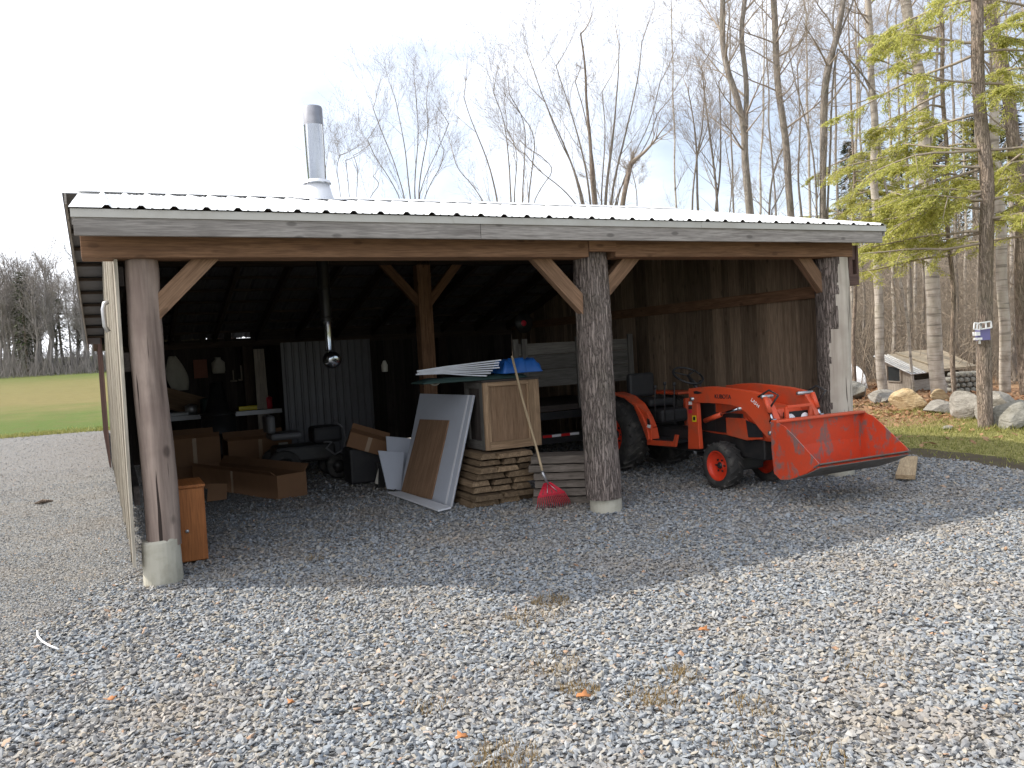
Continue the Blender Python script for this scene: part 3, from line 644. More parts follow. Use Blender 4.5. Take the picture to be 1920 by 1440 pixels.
mb = MB(); mb.tube([W_ for W_ in [(-0.22, 2.6, 2.46), (-0.27, 2.6, 2.44), (-0.285, 2.6, 2.38), (-0.28, 2.6, 2.2), (-0.25, 2.6, 2.14)]], 0.024, 12); mb.build('vent_pipe', M['zinc'], barn)
# chimney through the roof and the stove pipe hanging below it
CU, CV = 2.235, 3.28; cz = roofz(CV)
mb = MB(); n_ = 28
mb.lathe([(cz - 0.25, 0.118), (cz + 0.95, 0.118), (cz + 0.952, 0.123)], (CU, CV, 0), (0, 0, 1), n_)
for k in range(10):
    a = 2 * PI * k / 10
chim = mb.build('chimney', M['steel'], barn)
mb = MB(); mb.lathe([(cz + 0.93, 0.122), (cz + 1.14, 0.122), (cz + 1.16, 0.116), (cz + 1.16, 0.09), (cz + 0.95, 0.088)], (CU, CV, 0), (0, 0, 1), n_); mb.build('chimney_cap', M['steel_dull'], chim)
mb = MB(); mb.lathe([(cz - 0.02, 0.205), (cz + 0.0, 0.2), (cz + 0.2, 0.148), (cz + 0.2, 0.12)], (CU, CV, 0), (0, 0, 1), n_); mb.slab([(CU - 0.3, CV - 0.28, roofz(CV - .28) + 0.024), (CU + 0.3, CV - 0.28, roofz(CV - .28) + 0.024), (CU + 0.3, CV + 0.2, roofz(CV + .2) + 0.024), (CU - 0.3, CV + 0.2, roofz(CV + .2) + 0.024)], 0.003); mb.build('flashing', M['white_metal'], chim)
mb = MB(); mb.lathe([(cz + 0.205, 0.175), (cz + 0.235, 0.165), (cz + 0.255, 0.12)], (CU, CV, 0), (0, 0, 1), n_); mb.build('storm_collar', M['white_metal'], chim)
mb = MB(); mb.lathe([(2.2, 0.078), (cz - 0.02, 0.078)], (CU, CV, 0), (0, 0, 1), 24)
for z in (2.24, 2.6, 3.0): mb.lathe([(z, 0.078), (z + 0.004, 0.084), (z + 0.02, 0.084), (z + 0.024, 0.078)], (CU, CV, 0), (0, 0, 1), 24)
mb.build('stove_pipe', M['black_pipe'], chim)
mb = MB(); mb.lathe([(1.83, 0.052), (1.84, 0.05), (2.16, 0.047), (2.2, 0.06)], (CU + 0.015, CV, 0), (0, 0, 1), 24); mb.build('lower_pipe', M['steel'], chim)
mb = MB(); pr = [(-0.1, 0.02), (-0.098, 0.05), (-0.09, 0.08), (-0.07, 0.1), (-0.03, 0.108), (0.03, 0.108), (0.07, 0.09), (0.1, 0.06)]
mb.lathe(pr, (CU + 0.04, CV, 1.715), (-0.25, 1, 0.1), 28); mb.add([Vector((CU + 0.04, CV, 1.715)) + rot_to(Vector((-0.25, 1, 0.1))) @ Vector((-0.1, 0.02 * math.cos(2 * PI * j / 28), 0.02 * math.sin(2 * PI * j / 28))) for j in range(28)], [tuple(range(28))]); mb.build('pipe_elbow', M['steel'], chim)
# ------------------------------------------------------------------ things kept in the shed
def btag(mb, name, mat, org, label, cat, group=None, bevel=0):
    o = mb.build(name, mat, None, org, TH, bevel=bevel); return tag(o, label, cat, group)
ORD = ['topmost', 'second from the top', 'third from the top', 'fourth from the top', 'fifth from the top', 'sixth from the top', 'seventh from the top', 'eighth from the top']
# crate
crate = bthing('wooden_crate', 'tall wooden crate with plywood sides standing on the slab stack', 'crate', (3.43, 1.2, 0.6))
c0, c1, d0, d1, z0, z1 = 3.43, 4.13, 1.2, 1.74, 0.605, 1.365
for a in (d0 + .03, d1 - .045):
    mb = MB(); mb.bb(c0 + .03, c1 - .03, a, a + .015, z0 + .03, z1 - .03); mb.build('end_panel', M['crate_panel'], crate)
for a in (c0 + .03, c1 - .045):
    mb = MB(); mb.bb(a, a + .015, d0 + .046, d1 - .046, z0 + .03, z1 - .03); mb.build('side_panel', M['siding_dark'], crate)
for (a, b, lab) in ((c0, c0 + .06, 0), (c1 - .13, c1, 1)):
    mb = MB(); mb.bb(a, b, d0, d0 + .029, z0, z1); mb.build('corner_board', M['crate_frame'], crate, bevel=.003)
mb = MB(); mb.bb(c0 + .061, c1 - .131, d0 + .002, d0 + .029, z1 - .05, z1); mb.build('rail', M['crate_frame'], crate, bevel=.003)
mb = MB(); mb.bb(c0 + .061, c1 - .131, d0 + .002, d0 + .029, z0, z0 + .09); mb.build('rail', M['crate_frame'], crate, bevel=.003)
for a in (c0 + .061, c1 - .151):
    mb = MB(); mb.bb(a, a + .02, d0 + .008, d0 + .029, z0 + .091, z1 - .051); mb.build('batten', M['crate_frame'], crate)
for a, b in ((d0 + .03, d0 + .11), (d1 - .08, d1)):
    mb = MB(); mb.bb(c0 - .001, c0 + .028, a, b, z0, z1); mb.build('corner_board', M['trailer_wood'], crate, bevel=.003)
for a, b in ((z0, z0 + .1), (z1 - .07, z1)):
    mb = MB(); mb.bb(c0 - .001, c0 + .027, d0 + .111, d1 - .081, a, b); mb.build('rail', M['trailer_wood'], crate, bevel=.003)
mb = MB(); mb.bb(c0 - .02, c1 + .02, d0 - .015, d1 + .02, z1, z1 + .022); mb.build('lid', M['siding_dark'], crate)
# stack under the crate
rr = random.Random(11)
def slab_board(mb, u0, u1, v0, v1, z0, t, rnd):          # a slab lying along v with waney edges
    n = 7; vs = []
    for i in range(n + 1):
        v = v0 + (v1 - v0) * i / n; w1 = rr.uniform(-.012, .012); w2 = rr.uniform(-.012, .012)
        vs += [(u0 + w1 - 0.012, v, z0), (u1 + w2 + .012, v, z0), (u1 + w2 - .012, v, z0 + t), (u0 + w1 + .018, v, z0 + t + rr.uniform(-.004, .004))]
    fs = [(i * 4 + j, i * 4 + (j + 1) % 4, i * 4 + 4 + (j + 1) % 4, i * 4 + 4 + j) for i in range(n) for j in range(4)] + [(3, 2, 1, 0), (n * 4, n * 4 + 1, n * 4 + 2, n * 4 + 3)]
    gs = [Vector((p[1], p[0], p[2])) for p in vs]; mb.add(vs, fs, gs, rnd)
zz = 0.0
for k in range(8):
    t_ = 0.062; z = 0.012 + k * 0.073; cuts = [3.12, 3.12 + rr.uniform(.3, .5), 3.12 + rr.uniform(.55, .75), 3.98 + rr.uniform(-.09, .05)]
    if k % 3 == 1: cuts = [3.13, 3.13 + rr.uniform(.36, .5), 3.95]
    side = ['left', 'middle', 'right'] if len(cuts) == 4 else ['left', 'right']
    for j in range(len(cuts) - 1):
        mb = MB(); a = max(cuts[j], 3.15 + .3 * z) + .012 + rr.uniform(-.01, .02); b = cuts[j + 1] - .012; v0 = 1.13 + rr.uniform(-.12, .06)
        slab_board(mb, a, b, v0, v0 + rr.uniform(.95, 1.25), z, t_ - rr.uniform(0, .01), rr.random())
        btag(mb, 'wood_slab', M['slab_wood'], (a, v0, z), 'sawn wood slab under the crate, %s row, %s end' % (ORD[7 - k], side[j]), 'slab', 'slabs stacked under the crate', .004)
# second stack, turned, by the middle post
e = Vector((math.cos(-.62), math.sin(-.62), 0)); nrm = Vector((-e.y, e.x, 0))
for k in range(6):
    z = 0.012 + k * 0.088; mb = MB(); j = rr.uniform(-.03, .04); a = Vector((3.78, .83, 0)) + e * j + nrm * rr.uniform(-.015, .02)
    L = rr.uniform(.6, .7); c = a + e * (L / 2) + nrm * .22
    q0 = a; q1 = a + e * L
    vs = []; n = 6
    for i in range(n + 1):
        p = q0.lerp(q1, i / n); w1 = rr.uniform(-.012, .012)
        vs += [p + nrm * w1 + Vector((0, 0, z)), p + nrm * .42 + Vector((0, 0, z)), p + nrm * .4 + Vector((0, 0, z + .078)), p + nrm * (w1 + .022) + Vector((0, 0, z + .076 + rr.uniform(-.005, .005)))]
    fs = [(i * 4 + j2, i * 4 + (j2 + 1) % 4, i * 4 + 4 + (j2 + 1) % 4, i * 4 + 4 + j2) for i in range(n) for j2 in range(4)] + [(3, 2, 1, 0), (n * 4, n * 4 + 1, n * 4 + 2, n * 4 + 3)]
    mb.add(vs, fs, [Vector((p.dot(e), p.dot(nrm), p.z)) for p in vs], rr.random())
    btag(mb, 'wood_slab', M['slab_grey'], (a.x, a.y, z), 'thick greyish slab by the middle post, %s in the low stack' % ORD[5 - k], 'slab', 'thick slabs stacked beside the middle post', .005)
# tarps and plastic strips lying on the crate
def tarp(name, mat, u0, u1, v0, v1, zb, h, label, seed, fold=3):
    n, m = 30, 16; mb = MB(); vs = []
    for lay in (1, 0):
        for i in range(n + 1):
            for j in range(m + 1):
                a, b = i / n, j / m; ed = min(a, 1 - a, b, 1 - b); rise = min(1, ed * 7) ** .5
                q = Vector((a * 4 + seed, b * 3, seed)); wob = noise.noise(q) * .35 + noise.noise(q * 3) * .16
                z = zb + (h * rise * (0.75 + wob) if lay else 0)
                vs.append((u0 + (u1 - u0) * a + .03 * noise.noise(q * 1.7), v0 + (v1 - v0) * b + .02 * noise.noise(q * 1.3 + Vector((5, 5, 5))), z + 0.012 * lay))
    N = (n + 1) * (m + 1)
    f1 = [(i * (m + 1) + j, (i + 1) * (m + 1) + j, (i + 1) * (m + 1) + j + 1, i * (m + 1) + j + 1) for i in range(n) for j in range(m)]
    mb.add(vs, f1 + [tuple(N + x for x in reversed(f)) for f in f1] , None, .5, 0, True)
    rim = [i * (m + 1) for i in range(n + 1)] + [n * (m + 1) + j for j in range(1, m + 1)] + [i * (m + 1) + m for i in range(n - 1, -1, -1)] + [j for j in range(m - 1, 0, -1)]
    o = len(mb.v) - 2 * N
    for a, b in zip(rim, rim[1:] + rim[:1]): mb.f.append([o + b, o + a, o + a + N, o + b + N]); mb.r.append(.5); mb.m.append(0); mb.s.append(True)
    return btag(mb, name, M[mat], (u0, v0, zb), label, 'tarp')
tarp('folded_tarp', 'tarp_green', 2.78, 4.05, 1.3, 1.72, 1.389, .05, 'dark green tarp spread under the plastic strips on the crate', 2.2)
tarp('folded_tarp', 'tarp_blue', 3.7, 4.2, 1.22, 1.6, 1.447, .17, 'folded bright blue tarp on top of the crate', 7.7)
rr = random.Random(4)
for k in range(7):
    w_ = ['topmost', 'second', 'third', 'fourth', 'fifth', 'sixth', 'lowest'][k]
    z = 1.60 - k * 0.022; mb = MB(); dv = rr.uniform(-.02, .03) + k * .012; du = rr.uniform(-.05, .05)
    f_ = (k - 3) / 3; pts = [(2.8 + du, 1.46 + f_ * .02, 1.535 - k * .006), (3.1 + du, 1.4 + f_ * .04, 1.565 - k * .012), (3.4 + du, 1.32 + f_ * .06, z - .015), (3.68 + du - k * .02, 1.2 + f_ * .07, z + .005 - k * .006)]
    for a, b in zip(pts, pts[1:]): mb.bar(a, b, .032, .014, rnd=.4)
    btag(mb, 'plastic_strip', M['pvc'], pts[0], 'pale grey plastic trim strip on the crate, %s in the fanned bundle' % w_, 'strip', 'plastic strips fanned on the crate')
mb = MB(); pts = [PV(800, 715, 1.75) + Vector((0.0, 0, 0)) + Vector((.05 * math.cos(a) * 1.3 + .1, 0, .05 * math.sin(a))) for a in [x * .35 for x in range(7, 19)]]
mb.tube(pts, .008, 6); btag(mb, 'hung_rope', M['cloth'], tuple(pts[0]), 'thin rope loop hanging below the green tarp', 'rope')
# leaning panels
A0 = PZ(751, 922, 0.02); B0 = PZ(845, 952, 0.0); 
PN = None
def quad_hit(pts, p, n): return [plane_hit(x, y, p, n) for x, y in pts]
T = Vector((3.415, 1.45, 1.22)); PN = (B0 - A0).cross(T - B0).normalized()
if PN.dot(uv(CAMP) - A0) < 0: PN = -PN
panel = bthing('grey_wallboard', 'large grey white panel leaning against the crate', 'panel', tuple(B0))
q = quad_hit([(787.5, 738), (888.5, 741), (846, 950), (751, 921)], B0, PN)
mb = MB(); mb.slab(q, -.018, PN); mb.build('sheet', M['white_board'], panel)
q = quad_hit([(877, 741), (880, 741), (837, 947), (834, 946)], B0 + PN * .001, PN); mb = MB(); mb.slab(q, .003, PN); mb.build('trim_line', M['white_edge'], panel)
q = quad_hit([(886.5, 741.2), (888.5, 741.2), (847.5, 950), (845, 950)], B0 + PN * .001, PN); mb = MB(); mb.slab(q, .004, PN); mb.build('trim_line', M['white_edge'], panel)
q = quad_hit([(787, 786), (841, 788), (808, 936), (751, 925)], B0 + PN * .02, PN)
mb = MB(); mb.slab(q, -.016, PN); btag(mb, 'brown_board', M['panel_brown'], tuple(q[3]), 'brown wood board leaning on the large grey panel', 'board')
q = [PZ(x, y, .05) for x, y in ((727, 922), (752, 921), (846, 950), (822, 956))]
mb = MB(); mb.slab(q, -.02, Vector((0, 0, 1))); btag(mb, 'white_board', M['white_edge'], tuple(q[0]), 'narrow white board lying at the foot of the leaning panel', 'board')
def lean(pts, v0, dv, t_, name, mat, label, cat):       # bottom edge first, at v0; the top lies dv further in
    q = [PV(pts[0][0], pts[0][1], v0), PV(pts[1][0], pts[1][1], v0), PV(pts[2][0], pts[2][1], v0 + dv), PV(pts[3][0], pts[3][1], v0 + dv)]
    n = (q[1] - q[0]).cross(q[3] - q[0]).normalized()
    mb = MB(); mb.slab(q, t_, n if n.y > 0 else -n); return btag(mb, name, M[mat], tuple(q[0]), label, cat)
lean([(731, 914), (775, 918), (770, 822), (724, 818)], 3.1, .16, .015, 'small_panel', 'white_board', 'upper small white panel behind the leaning brown board', 'panel')
lean([(726, 917), (752, 919), (758, 848), (709, 845)], 2.92, .12, .015, 'small_panel', 'white_board', 'low white panel standing behind the screw clamp', 'panel')
cl = bthing('screw_clamp', 'dark screw clamp standing at the small white panels', 'clamp', tuple(PZ(715, 914, 0)))
b0 = PZ(714, 914, 0); mb = MB(); p1 = PV(716, 866, b0.y); mb.bar((b0.x, b0.y, 0), (b0.x, b0.y, p1.z), .09, .07); mb.build('stand', M['black_paint'], cl, bevel=.006)
mb = MB(); a = PV(712, 870, b0.y - .06); b = PV(742, 874, b0.y - .1); mb.tube([a, b], .022, 10); mb.build('screw', M['black_paint'], cl)
mb = MB(); mb.tube([PV(735, 853, b0.y - .1), PV(735, 876, b0.y - .1)], .009, 8); mb.build('handle', M['black_paint'], cl)
mb = MB(); mb.lathe([(-.012, .0), (-.01, .022), (.01, .024), (.012, .0)], b, (1, -.3, 0), 16); mb.build('end_cap', M['tape_white'], cl)
mb = MB(); q = [PV(702, 906, b0.y - .05), PV(708, 908, b0.y - .05), PV(709, 878, b0.y - .02)]; mb.slab(q, .02); mb.build('wedge', M['cloth'], cl)
# rake
rk = bthing('leaf_rake', 'red plastic leaf rake leaning against the crate', 'rake', tuple(PZ(1035, 958, 0)))
h0 = PV(1018, 888, .62); h1 = PV(959, 668, 1.13)
mb = MB(); mb.tube([h0.lerp(h1, i / 8) + Vector((.006 * math.sin(i), 0, 0)) for i in range(9)], .0135, 10); mb.build('handle', M['handle_wood'], rk)
ft = PV(1026, 905, .58); mb = MB(); mb.tube([h0 + (h1 - h0) * .02, h0, ft], [.017, .018, .014], 10); mb.build('ferrule', M['zinc'], rk)
L0 = PZ(1008, 956, .01); R0 = PZ(1072, 947, .01); tip = ft
sL = PV(1009, 932, .5); sR = PV(1058, 922, .5); mb = MB(); N = 17
top = [tip + (sL - sR) * .12, tip + (sR - sL) * .12]
mid = []
for i in range(N):
    t_ = i / (N - 1); a = top[0].lerp(top[1], t_); b = sL.lerp(sR, t_) + Vector((0, -.012 * math.sin(t_ * PI), .012 * math.sin(t_ * PI))); c = L0.lerp(R0, t_) + Vector((0, -.05 * math.sin(t_ * PI), .0)); mid.append((a, b, c))
    mb.tube([a, b, b.lerp(c, .75) + Vector((0, 0, .012)), c + Vector((0, .03, 0))], [.0035, .0045, .004, .0025], 5)
for i in range(N - 1):
    if i % 3 != 2: mb.slab([mid[i][0], mid[i + 1][0], mid[i + 1][1], mid[i][1]], .003)
mb.bar(mid[0][1], mid[-1][1], .008, .022)
mb.build('tines', M['rake_red'], rk)
mb = MB(); mb.tube([ft + Vector((0, -.01, 0)), mid[5][1] + Vector((0, -.012, .02))], .004, 6); mb.tube([ft + Vector((0, -.01, 0)), mid[11][1] + Vector((0, -.012, .02))], .004, 6); mb.build('wire_brace', M['zinc'], rk)
# cabinet at the corner post
cab = bthing('drawer_cabinet', 'orange brown veneered cabinet standing behind the corner post', 'cabinet', (.14, .5, 0))
mb = MB(); mb.bb(.13, .405, .52, .98, .02, .665); mb.build('body', M['cabinet_wood'], cab, bevel=.004)
mb = MB(); mb.bb(.12, .415, .5, 1.0, .666, .69); mb.build('top', M['cabinet_wood'], cab, bevel=.004)
mb = MB(); mb.bb(.135, .4, .501, .519, .03, .655); mb.build('front_panel', M['cabinet_wood'], cab, bevel=.003)
mb = MB(); kp = PV(351, 996, .5); mb.lathe([(0, .014), (-.008, .016), (-.012, .01), (-.013, 0)], (kp.x, .501, kp.z), (0, 1, 0), 16); mb.build('knob', M['zinc'], cab)
# cardboard boxes
def open_box(name, label, base, L, Wd, H, ang, tilt=0, t_=.008, mat='cardboard', flaps=True, cat='box'):
    R = Matrix.Rotation(ang, 3, 'Z') @ Matrix.Rotation(tilt, 3, 'Y'); b = Vector(base); mb = MB()
    e = bthing(name, label, cat, base)
    def bx(c, s): mb.box(b + R @ Vector(c), s, R)
    bx((L / 2, 0, t_ / 2), (L, Wd, t_)); bx((L / 2, -Wd / 2 + t_ / 2, H / 2 + t_ * .6), (L, t_, H)); bx((L / 2, Wd / 2 - t_ / 2, H / 2 + t_ * .6), (L, t_, H))
    bx((t_ / 2 + .0005, 0, H / 2 + t_ * .6), (t_, Wd - 2 * t_ - .001, H)); bx((L - t_ / 2 - .0005, 0, H / 2 + t_ * .6), (t_, Wd - 2 * t_ - .001, H))
    mb.build('body', M[mat], e)
    mb = MB(); bx((L * .5, -Wd / 2 - .0025, H * .5), (.055, .003, H * .98)); mb.build('tape', M['tape_brown'], e)
    if flaps:
        mb = MB(); R2 = R @ Matrix.Rotation(-.6, 3, 'X'); mb.box(b + R @ Vector((L / 2, -Wd / 2 - .03, H + .03)), (L * .97, .006, .11), R @ Matrix.Rotation(.9, 3, 'X')); mb.build('flap', M[mat], e)
        mb = MB(); mb.box(b + R @ Vector((L / 2, Wd / 2 + .03, H + .045)), (L * .97, .006, .12), R @ Matrix.Rotation(-.6, 3, 'X')); mb.build('flap', M[mat], e)
    return e
p = PZ(390, 908, 0.0); q = PZ(556, 934, 0)
open_box('long_carton', 'long open brown carton lying in front of the other boxes', (.9, 5.6, .0), 2.3, .42, .3, -1.21, .0)
a = PZ(330, 880, 0); open_box('carton', 'plain brown carton with a smooth side behind the long carton', (.42, 6.2, .25), .72, .6, .42, .02)
wc = open_box('carton', 'wide brown carton with white marks beside the machine', (1.25, 6.2, .02), .95, .6, .55, .02)
mb = MB(); mb.bb(2.0, 2.14, 5.888, 5.893, .42, .48); mb.bb(1.95, 2.12, 5.888, 5.893, .2, .25); mb.build('printed_mark', M['cloth'], wc)
open_box('carton', 'carton under the smooth one, resting on the gravel', (.4, 6.15, .0), .8, .55, .24, .02, flaps=False)
mb = MB(); qq = [PZ(388, 942, .0), PZ(425, 935, .0)]; v_ = qq[0].y; mb.slab([PV(388, 941, v_), PV(425, 936, v_), PV(426, 907, v_ + .06), PV(390, 907, v_ + .06)], .01); btag(mb, 'cardboard_sheet', M['cardboard'], tuple(qq[0]), 'small flat cardboard piece standing below the long carton', 'cardboard')
open_box('carton', 'red brown carton tipped over behind the small white panels', (2.55, 3.9, .55), .55, .36, .2, -.25, .35)
mb = MB(); mb.bb(2.55, 3.1, 3.75, 4.15, .02, .5); btag(mb, 'storage_tote', M['black_plastic'], (2.55, 3.75, .02), 'black tote carrying the tipped carton', 'tote', bevel=.03)
# garden machine with a hose
gm = bthing('garden_machine', 'dark riding mower in the dim middle of the shed', 'mower', (2.0, 5.0, 0))
mb = MB(); mb.bb(1.75, 2.6, 4.7, 5.2, .28, .52); mb.build('chassis', M['black_paint'], gm, bevel=.04)
mb = MB(); mb.bb(1.7, 2.15, 4.72, 5.18, .62, .72); mb.bb(1.66, 1.78, 4.74, 5.16, .72, .98); mb.build('seat', M['grey_metal_sheet'], gm, bevel=.04)
mb = MB(); mb.bb(2.3, 2.72, 4.74, 5.16, .52, .76); mb.build('hood', M['black_plastic'], gm, bevel=.05)
for u, v, r in ((1.85, 4.68, .24), (1.85, 5.22, .24), (2.62, 4.7, .18), (2.62, 5.2, .18)):
    mb = MB(); mb.lathe([(-.07, r * .55), (-.07, r * .9), (-.04, r), (.04, r), (.07, r * .9), (.07, r * .55), (-.07, r * .55)], (u, v, r), (0, 1, 0), 24); wh = mb.build('wheel', M['rubber'], gm)
    mb = MB(); mb.lathe([(-.055, 0), (-.05, r * .5), (.05, r * .5), (.055, 0)], (u, v, r), (0, 1, 0), 20); mb.build('rim', M['black_paint'], wh)
mb = MB(); pts = [PV(x, y, 4.3) for x, y in ((607, 829), (622, 828), (612, 840), (628, 852), (645, 842), (649, 820), (643, 800), (628, 790))]; mb.tube(pts, .016, 10); btag(mb, 'grey_hose', M['grey_metal_sheet'], tuple(pts[0]), 'grey hose curling beside the riding mower', 'hose')
# metal sheets and boards in the back
mb = MB(); a = PV(525, 640, 7.0); b = PV(685, 635, 7.0); u = a.x; pr = []
while u < b.x: pr += [(u, 0), (u + .05, 0), (u + .065, .018), (u + .085, .018), (u + .1, 0)]; u += .12
vs = [(x, 7.0 - h, z) for z in (.02, 2.05) for x, h in pr] + [(x, 7.004 - h, z) for z in (.02, 2.05) for x, h in pr]; n = len(pr)
mb.add(vs, [(j, j + 1, n + j + 1, n + j) for j in range(n - 1)] + [(2 * n + j, 3 * n + j, 3 * n + j + 1, 2 * n + j + 1) for j in range(n - 1)], None, .5)
btag(mb, 'ribbed_sheet', M['grey_metal_sheet'], (a.x, 7.0, .02), 'tall ribbed metal sheets standing at the back', 'sheet')
mb = MB(); a = PV(477, 660, 8.2); mb.slab([(a.x - .02, 8.2, .0), (a.x + .2, 8.2, .0), (a.x + .17, 8.25, a.z + .05), (a.x - .01, 8.25, a.z + .05)], .03); btag(mb, 'pale_plank', M['hut_wood'], (a.x, 8.2, 0), 'pale plank standing upright beside the workbench', 'plank')
wb = bthing('workbench', 'white edged workbench along the back wall', 'workbench', (.3, 8.0, 0))
mb = MB(); mb.bb(.25, 2.45, 7.95, 8.65, .86, .9); mb.build('top', M['old_wood'], wb)
mb = MB(); mb.bb(.25, 2.45, 7.925, 7.949, .83, .905); mb.build('front_edge', M['white_edge'], wb)
for u, v in ((.3, 8.0), (2.35, 8.0), (.3, 8.55), (2.35, 8.55)):
    mb = MB(); mb.bb(u, u + .08, v, v + .08, .0, .858); mb.build('leg', M['rafter'], wb)
mb = MB(); mb.bb(.3, .9, 8.05, 8.35, .901, .96); btag(mb, 'tool_case', M['white_edge'], (.3, 8.05, .9), 'flat white tool case on the workbench', 'case', bevel=.02)
mb = MB(); mb.lathe([(0, .0), (.001, .06), (.12, .06), (.16, .03), (.2, .025), (.2, 0)], (.38, 8.3, .962), (0, 0, 1), 16); btag(mb, 'blue_bottle', M['tarp_blue'], (.38, 8.3, .962), 'small blue bottle on the white tool case', 'bottle')
mb = MB(); mb.box((.85, 8.5, 1.12), (.75, .12, .36), Matrix.Rotation(.35, 3, 'Y')); btag(mb, 'leaning_board', M['crate_panel'], (.85, 8.5, .95), 'tan board propped slanting on the workbench', 'board')
mb = MB(); mb.bb(1.75, 2.2, 8.2, 8.4, .902, .98); btag(mb, 'yellow_box', M['sticker_yellow'], (1.75, 8.2, .9), 'low bright yellow box on the workbench', 'box', bevel=.01)
mb = MB(); a = PV(322, 668, 8.9); n = 9; vs = []
for i in range(n):
    for j in range(5):
        t_ = i / (n - 1); wdt = .06 + .12 * math.sin(t_ * PI * .8); vs.append((a.x + (j / 4 - .5) * wdt * 2 + .1 * t_, 8.86 - .04 * math.sin(j * 1.9 + t_ * 3) - .03, a.z - .62 * t_))
mb.add(vs, [(i * 5 + j, i * 5 + j + 1, (i + 1) * 5 + j + 1, (i + 1) * 5 + j) for i in range(n - 1) for j in range(4)], None, .5, 0, True)
o = btag(mb, 'hanging_cloth', M['cloth'], (a.x, 8.86, a.z), 'whitish cloth hanging on the back wall', 'cloth'); o.modifiers.new('thick', 'SOLIDIFY').thickness = .012
a = PV(362, 675, 8.9); b = PV(390, 708, 8.9); mb = MB(); mb.bb(a.x, b.x, 8.9, 8.925, b.z, a.z); btag(mb, 'hanging_picture', M['picture'], (a.x, 8.9, b.z), 'square reddish board hung over the workbench', 'board')
dr = bthing('steel_drum', 'black steel drum standing before the workbench', 'drum', (1.3, 7.0, 0))
c = PV(408, 760, 7.0)
mb = MB(); mb.lathe([(0, .0), (.001, .27), (.3, .27), (.31, .28), (.33, .27), (.62, .27), (.63, .28), (.65, .27), (.92, .27), (.93, .0)], (c.x, 7.0, .0), (0, 0, 1), 28); mb.build('barrel', M['black_paint'], dr)
mb = MB(); mb.lathe([(.931, .28), (.95, .28), (.97, .2), (1.45, .09), (1.46, 0)], (c.x, 7.0, 0), (0, 0, 1), 24); mb.build('funnel_lid', M['black_paint'], dr)
mb = MB(); a = PV(412, 690, 8.6); mb.lathe([(0, 0), (.001, .1), (.05, .12), (.2, .12), (.26, .05), (.3, .05), (.3, 0)], (a.x, 8.8, a.z - .1), (0, 0, 1), 16); btag(mb, 'white_jug', M['cloth'], (a.x, 8.8, a.z - .1), 'round pale jug behind the black drum', 'jug')
jar_ = bthing('hanging_jar', 'pale jar hanging on a cord near the inner post', 'jar', tuple(PV(721, 686, 4.95)))
mb = MB(); a = PV(721, 686, 4.95); mb.lathe([(0, 0), (.001, .045), (.1, .05), (.14, .03), (.17, .02), (.17, 0)], (a.x, 4.95, a.z - .09), (0, 0, 1), 16); mb.build('jar', M['cloth'], jar_)
mb = MB(); mb.tube([(a.x, 4.95, a.z + .08), (a.x, 4.95, 3.1)], .004, 5); mb.build('cord', M['black_plastic'], jar_)
# utility trailer
tr = bthing('utility_trailer', 'grey wood sided trailer parked behind the crate', 'trailer', (5.3, 3.4, 0))
for k, (z0, z1) in enumerate(((1.15, 1.4), (1.405, 1.62), (1.625, 1.79))):
    mb = MB(); mb.bb(4.95, 6.95, 3.5, 3.528, z0 - .0, z1); mb.build('side_board', M['trailer_wood'], tr, bevel=.003)
for u in (4.94, 5.08, 5.98, 6.9):
    mb = MB(); mb.bb(u, u + .085, 3.46, 3.499, .8, 1.86); mb.build('stake', M['trailer_wood'], tr, bevel=.003)
mb = MB(); mb.bb(4.9, 7.0, 3.52, 5.6, .78, .86); mb.build('bed', M['siding_dark'], tr)
mb = MB(); mb.bb(4.9, 7.0, 3.48, 3.56, .66, .77); mb.bb(5.2, 5.3, 3.56, 5.6, .66, .77); mb.bb(6.6, 6.7, 3.56, 5.6, .66, .77); mb.build('frame', M['black_paint'], tr)
mb = MB(); a = PV(1016, 816, 3.3); b = PV(1100, 817, 3.3); mb.bb(a.x - .6, b.x + .6, 3.31, 3.4, .33, .47); bar_ = mb.build('bumper', M['black_paint'], tr)
mb = MB(); xs = [PV(x, 816, 3.3).x for x in (1018, 1035, 1052, 1069, 1086)]
zt = PV(1050, 816, 3.3).z
for k in range(4): mb.bb(xs[k], xs[k + 1], 3.3, 3.309, zt - .018, zt + .018, mat=k % 2)
mb.build('reflective_tape', [M['tape_red'], M['tape_white']], tr)
for u in (4.75, 7.1):
    mb = MB(); mb.lathe([(-.09, .18), (-.09, .3), (-.05, .34), (.05, .34), (.09, .3), (.09, .18), (-.09, .18)], (u, 4.6, .34), (1, 0, 0), 28); wh = mb.build('wheel', M['rubber'], tr)
    mb = MB(); mb.lathe([(-.07, 0), (-.06, .18), (.06, .18), (.07, 0)], (u, 4.6, .34), (1, 0, 0), 24); mb.build('rim', M['black_paint'], wh)
sb = bthing('saw_blade', 'round saw blade with a red hub hanging above the trailer', 'saw blade', tuple(PV(982, 610, 4.9)))
c = PV(982, 606, 4.86); mb = MB(); mb.lathe([(-.006, 0), (-.005, .16), (.005, .16), (.006, 0)], c, (0, 1, 0), 40); mb.build('blade', M['black_paint'], sb)
mb = MB(); mb.lathe([(-.012, 0), (-.011, .045), (-.006, .047)], c, (0, 1, 0), 24); mb.build('hub', M['rake_red'], sb)
mb = MB(); c2 = PV(1598, 762, .35); mb.bb(7.72, 8.0, .25, .6, .12, .75); btag(mb, 'dark_box', M['black_plastic'], (7.72, .25, .12), 'dark grey bin outside the half peeled post', 'bin', bevel=.02)

